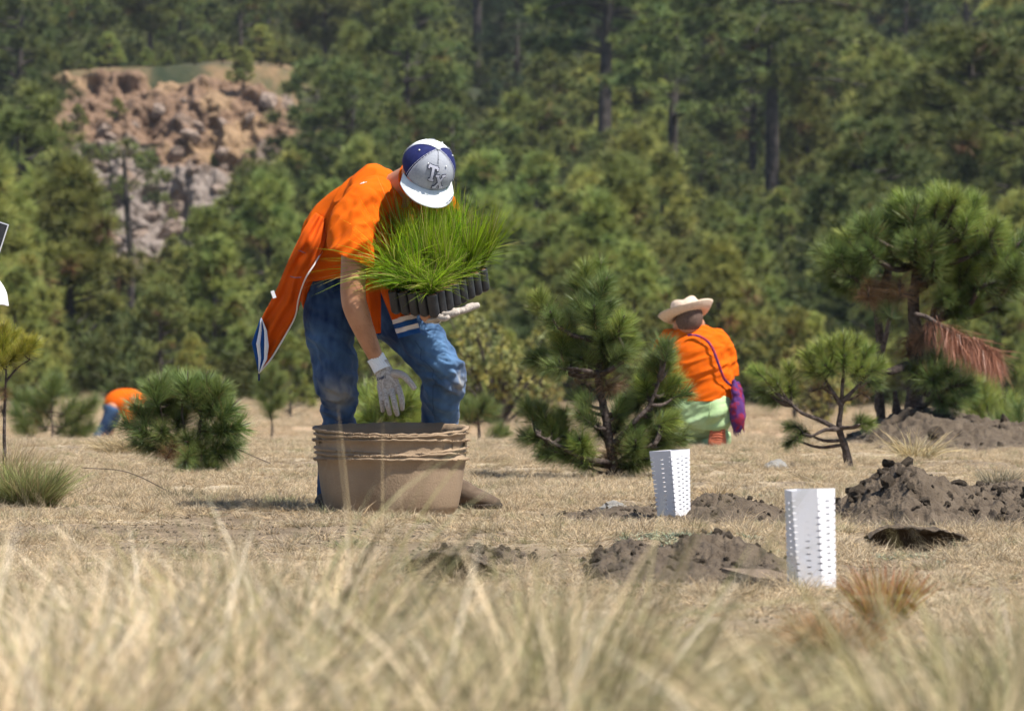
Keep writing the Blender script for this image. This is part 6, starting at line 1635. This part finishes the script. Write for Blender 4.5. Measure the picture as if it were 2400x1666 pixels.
# ------------------------------------------------------------------ kneeling man seen from behind
def kneeler():
    D = 32.4; q = lambda x, y, d=0.0: at(*c3(x, y), D + d)
    p = empty('person', ground_at(1640, D), 'man in orange t-shirt, lime trousers and straw hat kneeling with his back turned', 'person')
    hc = q(1068, 437, -.02 + .0)
    skull = ell_data(hc, (.076, .092, .098)); jaw = ell_data(hc + Vector((-.01, .065, -.06)), (.052, .05, .06))
    ears = [ell_data(hc + Vector((-.080, .0, -.03)), (.012, .02, .034)), ell_data(hc + Vector((.080, .0, -.03)), (.012, .02, .034))]
    nose = ell_data(hc + Vector((-.01, .115, -.03)), (.014, .02, .022))
    neck = tube_data([q(1085, 510, .03), q(1078, 470, .03), q(1070, 430, .03)], [.070, .058, .055], None, (1, 0, 0), 16, 3)
    arm_r = tube_data([q(1240, 580, .0), q(1280, 670, .02), q(1298, 770, .05), q(1290, 830, .22), q(1240, 860, .45)], [.06, .052, .046, .040, .03], None, (1, 0, 0), 14, 4)
    arm_l = tube_data([q(955, 580, .0), q(920, 670, .04), q(908, 760, .1), q(920, 850, .3), q(960, 900, .5)], [.06, .052, .046, .040, .03], None, (1, 0, 0), 14, 4)
    hands = []
    for b, sx in ((q(1240, 850, .45), -1), (q(960, 900, .5), 1)):
        b = Vector(b); hands.append(tube_data([b, b + Vector((sx * .03, .06, -.03))], [.034, .036], [.018, .016], (1, 0, 0), 12, 3))
        for k in range(4):
            o_ = b + Vector((sx * (.01 + .018 * k), .08 - .006 * k, -.045)); hands.append(tube_data([o_, o_ + Vector((sx * .008, .025, -.02)), o_ + Vector((sx * .008, .03, -.05 - .004 * (k in (1, 2)))) ], [.010, .009, .007], None, (1, 0, 0), 8, 2))
        hands.append(tube_data([b + Vector((-sx * .02, .03, -.01)), b + Vector((-sx * .045, .06, -.03)), b + Vector((-sx * .05, .08, -.05))], [.012, .010, .008], None, (1, 0, 0), 8, 2))
    trunk_ = tube_data([q(1150, 990, .0), q(1140, 850, .0), q(1110, 700, .02), q(1095, 580, .02), q(1088, 500, .02)], [.15, .15, .16, .17, .09], [.1, .1, .11, .1, .07], (1, 0, 0), 18, 4)
    lr = tube_data([q(1210, 980, .05), q(1180, 1090, .42), q(1215, 1165, .36), q(1235, 1150, .0)], [.09, .07, .06, .05], None, (1, 0, 0), 14, 4)
    ll = tube_data([q(1060, 980, .05), q(990, 1020, .45), q(985, 1120, .42), q(1000, 1180, .40)], [.09, .07, .055, .045], None, (1, 0, 0), 14, 4)
    fuse('body', [skull, jaw, nose, neck, arm_r, arm_l, trunk_, lr, ll] + ears + hands, .009, M['skin'], p, 4)
    fuse('hair', [ell_data(hc + Vector((0, -.012, .012)), (.080, .092, .098))], .007, M['hair_short'], p, 2, cuts=[(hc + Vector((0, 0, -.048)), (0, .1, -1), .2)])
    # hat: oval crown, turned brim, tilted to the left
    tilt = Matrix.Rotation(R(-16), 3, 'Y') @ Matrix.Rotation(R(-14), 3, 'X'); hb = q(1058, 408)
    V, Fc = [], []; n = 48
    prof = [(.0, .085), (.05, .094), (.074, .090), (.084, .07), (.092, .03), (.096, 0), (.125, -.004), (.150, .004), (.166, .022), (.170, .026), (.164, .018), (.148, -.001), (.124, -.009), (.094, -.005)]
    for r, z in prof:
        for j in range(n):
            a = 2 * math.pi * j / n; dip = -.016 * math.exp(-(math.cos(a) * r / .03) ** 2) * (1 if z > .06 else 0); flare = .014 * (abs(math.cos(a)) ** 2) * (1 if r > .13 else 0)
            V.append(tuple(hb + tilt @ Vector((r * math.cos(a) * .96, r * math.sin(a) * 1.1, z + dip + flare))))
    for i in range(len(prof) - 1):
        for j in range(n): a, b = i * n + j, i * n + (j + 1) % n; Fc.append((a, b, b + n, a + n))
    h = solid('hat', [(V, Fc)], M['straw_hat'], p)
    band = solid('hat_band', [tube_data([hb + tilt @ Vector((.0955 * math.cos(a) * .96, .0955 * math.sin(a) * 1.1, .014)) for a in np.linspace(0, 2 * math.pi, 33)], [.003] * 33, [.012] * 33, (1, .1, 0), 8, 1, cap=False)], M['straw_hat'], None); band.parent = h
    def disp(co, no):
        return fbm(co * 4, 2, 3) * .004 + fold(co, (1, 0, .35), 16, .016, 9, .12)
    tor = tube_data([q(1160, 965, .0), q(1155, 900, .0), q(1140, 800, .0), q(1118, 690, .0), q(1100, 590, .0), q(1090, 520, .01), q(1086, 465, .02)], [.172, .178, .184, .192, .185, .135, .06], [.13, .13, .135, .14, .125, .10, .06], (1, 0, 0), 28, 5)
    sr = tube_data([q(1200, 560, .0), q(1255, 620, .01), q(1278, 700, .03), q(1286, 770, .05), q(1288, 800, .06)], [.085, .080, .078, .076, .076], None, (1, 0, 0), 18, 4)
    sl = tube_data([q(985, 560, .0), q(935, 620, .02), q(920, 700, .05), q(915, 750, .08), q(914, 780, .09)], [.085, .080, .078, .076, .076], None, (1, 0, 0), 18, 4)
    fuse('t_shirt', [tor, sr, sl], .008, M['shirt'], p, 6, cuts=[(q(1302, 780, .05), (.1, 0, -1), .07), (q(900, 762, .08), (-.1, 0, -1), .07), (q(1152, 925, .0), (-.02, 0, -1), .34)], disp=disp, thick=.003)
    solid('collar', [tube_data([q(1087, 488, .02) + Vector((.071 * math.cos(a), .066 * math.sin(a), .012 * math.sin(a) + .008)) for a in np.linspace(0, 2 * math.pi, 25)], [.006] * 25, None, (0, 0, 1), 8, 1, cap=False)], M['shirt'], p)
    hp = tube_data([q(1150, 895, .0), q(1150, 950, .0), q(1150, 1000, .02), q(1150, 1060, .08)], [.160, .178, .190, .13], [.125, .14, .15, .11], (1, 0, 0), 24, 4)
    b1 = ell_data(q(1225, 990, -.05), (.108, .11, .12)); b2 = ell_data(q(1085, 985, -.03), (.108, .10, .11))
    pr = tube_data([q(1215, 985, .05), q(1190, 1080, .35), q(1190, 1150, .42), q(1225, 1165, .15), q(1240, 1150, .0)], [.115, .10, .09, .08, .075], None, (1, 0, 0), 20, 4)
    plg = tube_data([q(1080, 990, .02), q(1010, 1010, .30), q(975, 1050, .48), q(985, 1120, .46), q(1000, 1175, .44)], [.12, .11, .10, .08, .07], None, (1, 0, 0), 20, 4)
    cv = tube_data([q(1160, 1060, .1), q(1140, 1120, .25), q(1150, 1175, .25)], [.11, .09, .07], None, (1, 0, 0), 16, 4)
    fuse('trousers', [hp, b1, b2, pr, plg, cv], .009, M['lime'], p, 5, disp=lambda co, no: fbm(co * 6, 2, 7) * .004 + fold(co, (1, 0, .5), 15, .02, 8, .15))
    solid('waist_seam', [tube_data([q(x, y, d) for x, y, d in ((1195, 935, -.165), (1192, 980, -.17), (1186, 1030, -.15))], [.003] * 3, None, (0, 1, 0), 6, 3)], M['lime'], p)
    # upturned shoe
    so = fuse('shoe', [tube_data([q(1235, 1200, -.05), q(1238, 1150, -.05), q(1240, 1100, -.04), q(1242, 1055, -.02)], [.046, .050, .042, .036], [.035, .045, .04, .034], (1, 0, 0), 18, 4)], .006, M['black_cloth'], p, 2)
    s2 = solid('sole', [tube_data([q(1238, 1208, -.095), q(1238, 1175, -.105), q(1240, 1130, -.10), q(1242, 1085, -.09), q(1243, 1048, -.075)], [.040, .052, .046, .042, .036], [.012] * 5, (1, 0, 0), 20, 4)], M['sole_orange'], None); s2.parent = so
    for k in range(9):
        y = 1065 + k * 15; g = solid('tread', [tube_data([q(1205, y + 6, -.112 + abs(k - 5) * .002), q(1240, y, -.118 + abs(k - 5) * .002), q(1275, y + 6, -.112 + abs(k - 5) * .002)], [.004] * 3, None, (0, 0, 1), 6, 2)], M['sole_orange'], None); g.parent = so
    fuse('shoe', [tube_data([q(990, 1195, .40), q(960, 1205, .52), q(930, 1210, .60)], [.05, .048, .03], [.05, .04, .03], (1, 0, 0), 14, 4)], .007, M['black_cloth'], p, 2)
    # woven shoulder bag
    T_ = bpy.data.objects['t_shirt.001'] if 't_shirt.001' in bpy.data.objects else bpy.data.objects['t_shirt']
    pts = [q(1040, 448, -.2), q(1110, 458, -.2), q(1180, 500, -.2), (q(1245, 590, -.2)), q(1285, 690, -.2), q(1330, 780, -.2), q(1342, 830, -.12)]
    sn = snap(T_, pts, .010, 5); A_ = np.array([list(v) for v in sn])
    for _ in range(14): A_[1:-1] = (A_[:-2] + A_[1:-1] * 2 + A_[2:]) / 4
    sn = A_ + [0, -.014, 0]
    bg_ = empty('shoulder_bag', q(1365, 1100, -.1), 'purple and red woven shoulder bag hanging at the kneeling man\'s right side', 'bag')
    solid('strap', [tube_data(sn, [.0075] * len(sn), [.005] * len(sn), (1, 0, 0), 8, 1)], M['purple'], bg_)
    fuse('pouch', [tube_data([q(1340, 805, -.1), q(1350, 880, -.12), q(1358, 960, -.12), q(1362, 1020, -.12), q(1362, 1070, -.12), q(1355, 1110, -.12)], [.014, .026, .042, .048, .036, .022], [.02, .03, .04, .045, .04, .02], (1, 0, 0), 18, 5), tube_data([q(1362, 810, -.08), q(1382, 900, -.08), q(1385, 1000, -.08)], [.010, .014, .02], None, (1, 0, 0), 10, 4)], .006, M['purple'], bg_, 3, disp=lambda co, no: fbm(co * 25, 3, 4) * .006)
    for k, (x, y) in enumerate(((1340, 1110), (1352, 1115), (1365, 1112), (1378, 1100), (1398, 1090))):
        solid('tassel', [tube_data([q(x, y - 40, -.13), q(x - 2, y, -.13), q(x + 3, y + 25, -.12)], [.006, .005, .002], None, (1, 0, 0), 6, 3)], M['purple'], bg_)
kneeler()

# ------------------------------------------------------------------ man bending far off at the left
def far_man():
    D = 78.0; q = lambda x, y, d=0.0: at(*c5(x, y), D + d)
    p = empty('person', ground_at(245, D), 'distant man in orange top and blue jeans bending down behind the rounded bush', 'person')
    hd = q(728, 1000); 
    body = [ell_data(hd, (.10, .10, .12)), ell_data(hd + Vector((.06, -.05, -.06)), (.05, .05, .05)), tube_data([q(660, 930), hd], [.08, .06], None, (0, 1, 0), 12, 2),
            tube_data([q(585, 965), q(620, 955), q(680, 962)], [.12, .13, .10], None, (0, 1, 0), 16, 3),
            tube_data([q(680, 940, -.15), q(655, 1010, -.18), q(640, 1060, -.2), q(690, 1110, -.2), q(700, 1130, -.2)], [.06, .05, .04, .035, .03], None, (1, 0, 0), 12, 3), tube_data([q(690, 940, .15), q(680, 1010, .18), q(690, 1060, .2), q(730, 1110, .2)], [.06, .05, .04, .03], None, (1, 0, 0), 12, 3),
            tube_data([q(575, 970, -.1), q(545, 1050, -.1), q(500, 1130, -.1)], [.09, .07, .05], None, (1, 0, 0), 12, 3), tube_data([q(585, 970, .1), q(575, 1040, .1), q(545, 1130, .1)], [.09, .07, .05], None, (1, 0, 0), 12, 3)]
    fuse('body', body, .015, M['skin'], p, 3)
    fuse('t_shirt', [tube_data([q(580, 985), q(592, 960), q(640, 950), q(690, 962), q(725, 975)], [.14, .17, .17, .17, .11], [.16, .18, .18, .18, .11], (0, 1, 0), 20, 4),
                     tube_data([q(685, 965, -.15), q(662, 1000, -.18), q(645, 1045, -.2)], [.10, .095, .08], None, (1, 0, 0), 14, 3), tube_data([q(690, 965, .15), q(680, 1000, .18)], [.10, .09], None, (1, 0, 0), 14, 3),
                     tube_data([q(630, 930), q(640, 990), q(640, 1020)], [.17, .12, .06], None, (0, 1, 0), 14, 3)], .016, M['shirt'], p, 4)
    fuse('hair', [ell_data(hd + Vector((.0, 0, .02)), (.115, .115, .12))], .015, M['hair'], p, 2)
    jn = fuse('jeans', [tube_data([q(572, 965), q(572, 990)], [.13, .13], [.15, .15], (0, 1, 0), 16, 3), tube_data([q(570, 985, -.1), q(545, 1045, -.1), q(512, 1098, -.1), q(482, 1140, -.1)], [.11, .085, .07, .06], None, (1, 0, 0), 14, 3), tube_data([q(585, 985, .1), q(572, 1045, .1), q(540, 1105, .1), q(522, 1140, .1)], [.11, .085, .07, .06], None, (1, 0, 0), 14, 3)], .016, M['denim'], p, 4)
    denim_color(jn, [], 9)
    for dx, dd in ((478, -.1), (535, .1)):
        a = q(dx, 1148, dd); solid('shoe', [tube_data([a, a + Vector((.12, 0, -.01)), a + Vector((.22, 0, -.02))], [.05, .05, .03], None, (0, 1, 0), 12, 3)], M['shoe'], p)
far_man()

# ------------------------------------------------------------------ person at the left edge, mostly outside the frame
def edge_person():
    D = 21.6; q = lambda x, y, d=0.0: at(x, y, D + d)
    p = empty('person', ground_at(-180, D), 'person in a white shirt almost wholly cut off by the left edge', 'person')
    hc = q(-188, 180)
    body = [ell_data(hc, (.08, .1, .11)), ell_data(hc + Vector((.03, -.03, -.07)), (.06, .07, .06)), ell_data(hc + Vector((.08, -.06, -.02)), (.02, .02, .02)), tube_data([q(-193, 310), hc], [.065, .055], None, (1, 0, 0), 14, 2),
            tube_data([q(-188, 330), q(-188, 500), q(-183, 640)], [.17, .15, .15], [.1, .1, .1], (1, 0, 0), 16, 3),
            tube_data([q(-98, 340), q(-85, 460), q(-85, 560), q(-60, 575, -.18), q(-40, 570, -.25)], [.055, .045, .042, .036, .03], None, (1, 0, 0), 14, 4),
            tube_data([q(-283, 340), q(-300, 460), q(-270, 560), q(-220, 570, -.22), q(-150, 560, -.26)], [.055, .045, .042, .036, .03], None, (1, 0, 0), 14, 4),
            tube_data([q(-150, 660), q(-145, 900), q(-145, 1190)], [.09, .06, .045], None, (1, 0, 0), 14, 3), tube_data([q(-215, 660), q(-220, 900), q(-225, 1190)], [.09, .06, .045], None, (1, 0, 0), 14, 3)]
    for b in (q(-40, 570, -.25), q(-150, 560, -.26)):
        for k in range(4):
            o_ = Vector(b) + Vector((0, -.01, .03 - .018 * k)); body.append(tube_data([o_, o_ + Vector((.02, -.03, 0)), o_ + Vector((.0, -.05, 0))], [.011, .010, .008], None, (0, 0, 1), 8, 2))
        body.append(tube_data([Vector(b), Vector(b) + Vector((-.01, -.03, .04)), Vector(b) + Vector((0, -.05, .05))], [.012, .011, .009], None, (0, 0, 1), 8, 2))
    fuse('body', body, .008, M['skin'], p, 3)
    fuse('hair', [ell_data(hc + Vector((-.01, .01, .02)), (.09, .108, .11))], .008, M['hair'], p, 2, cuts=[(hc + Vector((0, 0, -.04)), (.3, -.3, -1), .2)])
    def wd(co, no): return fbm(co * 6, 2, 3) * .010 - np.abs(fbm(co * np.array([14, 14, 4]), 2, 8)) * .014
    fuse('shirt', [tube_data([q(-190, 300), q(-188, 360), q(-184, 480), q(-172, 580), q(-150, 650), q(-124, 725), q(-122, 760)], [.08, .18, .17, .17, .20, .24, .25], [.08, .12, .12, .12, .14, .16, .16], (1, 0, 0), 24, 4),
                   tube_data([q(-105, 350), q(-150, 430), q(-92, 500)], [.075, .075, .075], None, (1, 0, 0), 16, 3), tube_data([q(-275, 350), q(-298, 430), q(-295, 500)], [.075, .075, .075], None, (1, 0, 0), 16, 3)], .008, M['white_cloth'], p, 5,
         cuts=[(q(-112, 690), (-.2, 0, -.98), .4)], disp=wd, thick=.002)
    jn = fuse('trousers', [tube_data([q(-183, 640), q(-165, 740)], [.15, .15], [.12, .12], (1, 0, 0), 16, 3), tube_data([q(-145, 700), q(-143, 900), q(-143, 1180)], [.10, .085, .07], None, (1, 0, 0), 16, 3), tube_data([q(-215, 700), q(-220, 900), q(-225, 1180)], [.10, .085, .07], None, (1, 0, 0), 16, 3)], .01, M['denim'], p, 3)
    denim_color(jn, [], 12)
    for x in (-143, -225):
        a = ground_at(x, D, .03); solid('shoe', [tube_data([a, a + Vector((.04, -.08, 0)), a + Vector((.08, -.16, -.01))], [.04, .045, .03], None, (0, 0, 1), 12, 3)], M['shoe'], p)
    # dark tablet with a pale edge in the hands
    mt = Matrix.Rotation(R(18), 3, 'Y'); c = q(-48, 545, -.27)
    t = empty('tablet', c, 'black tablet with a thin white edge held up at the left edge', 'tablet')
    a = solid('screen', [box_data(c + Vector((0, -.006, 0)), .092, .0025, .058, mt)], M['black_plastic'], t, False)
    a = solid('case', [box_data(c, .096, .0038, .062, mt)], M['card'], t, False)
edge_person()
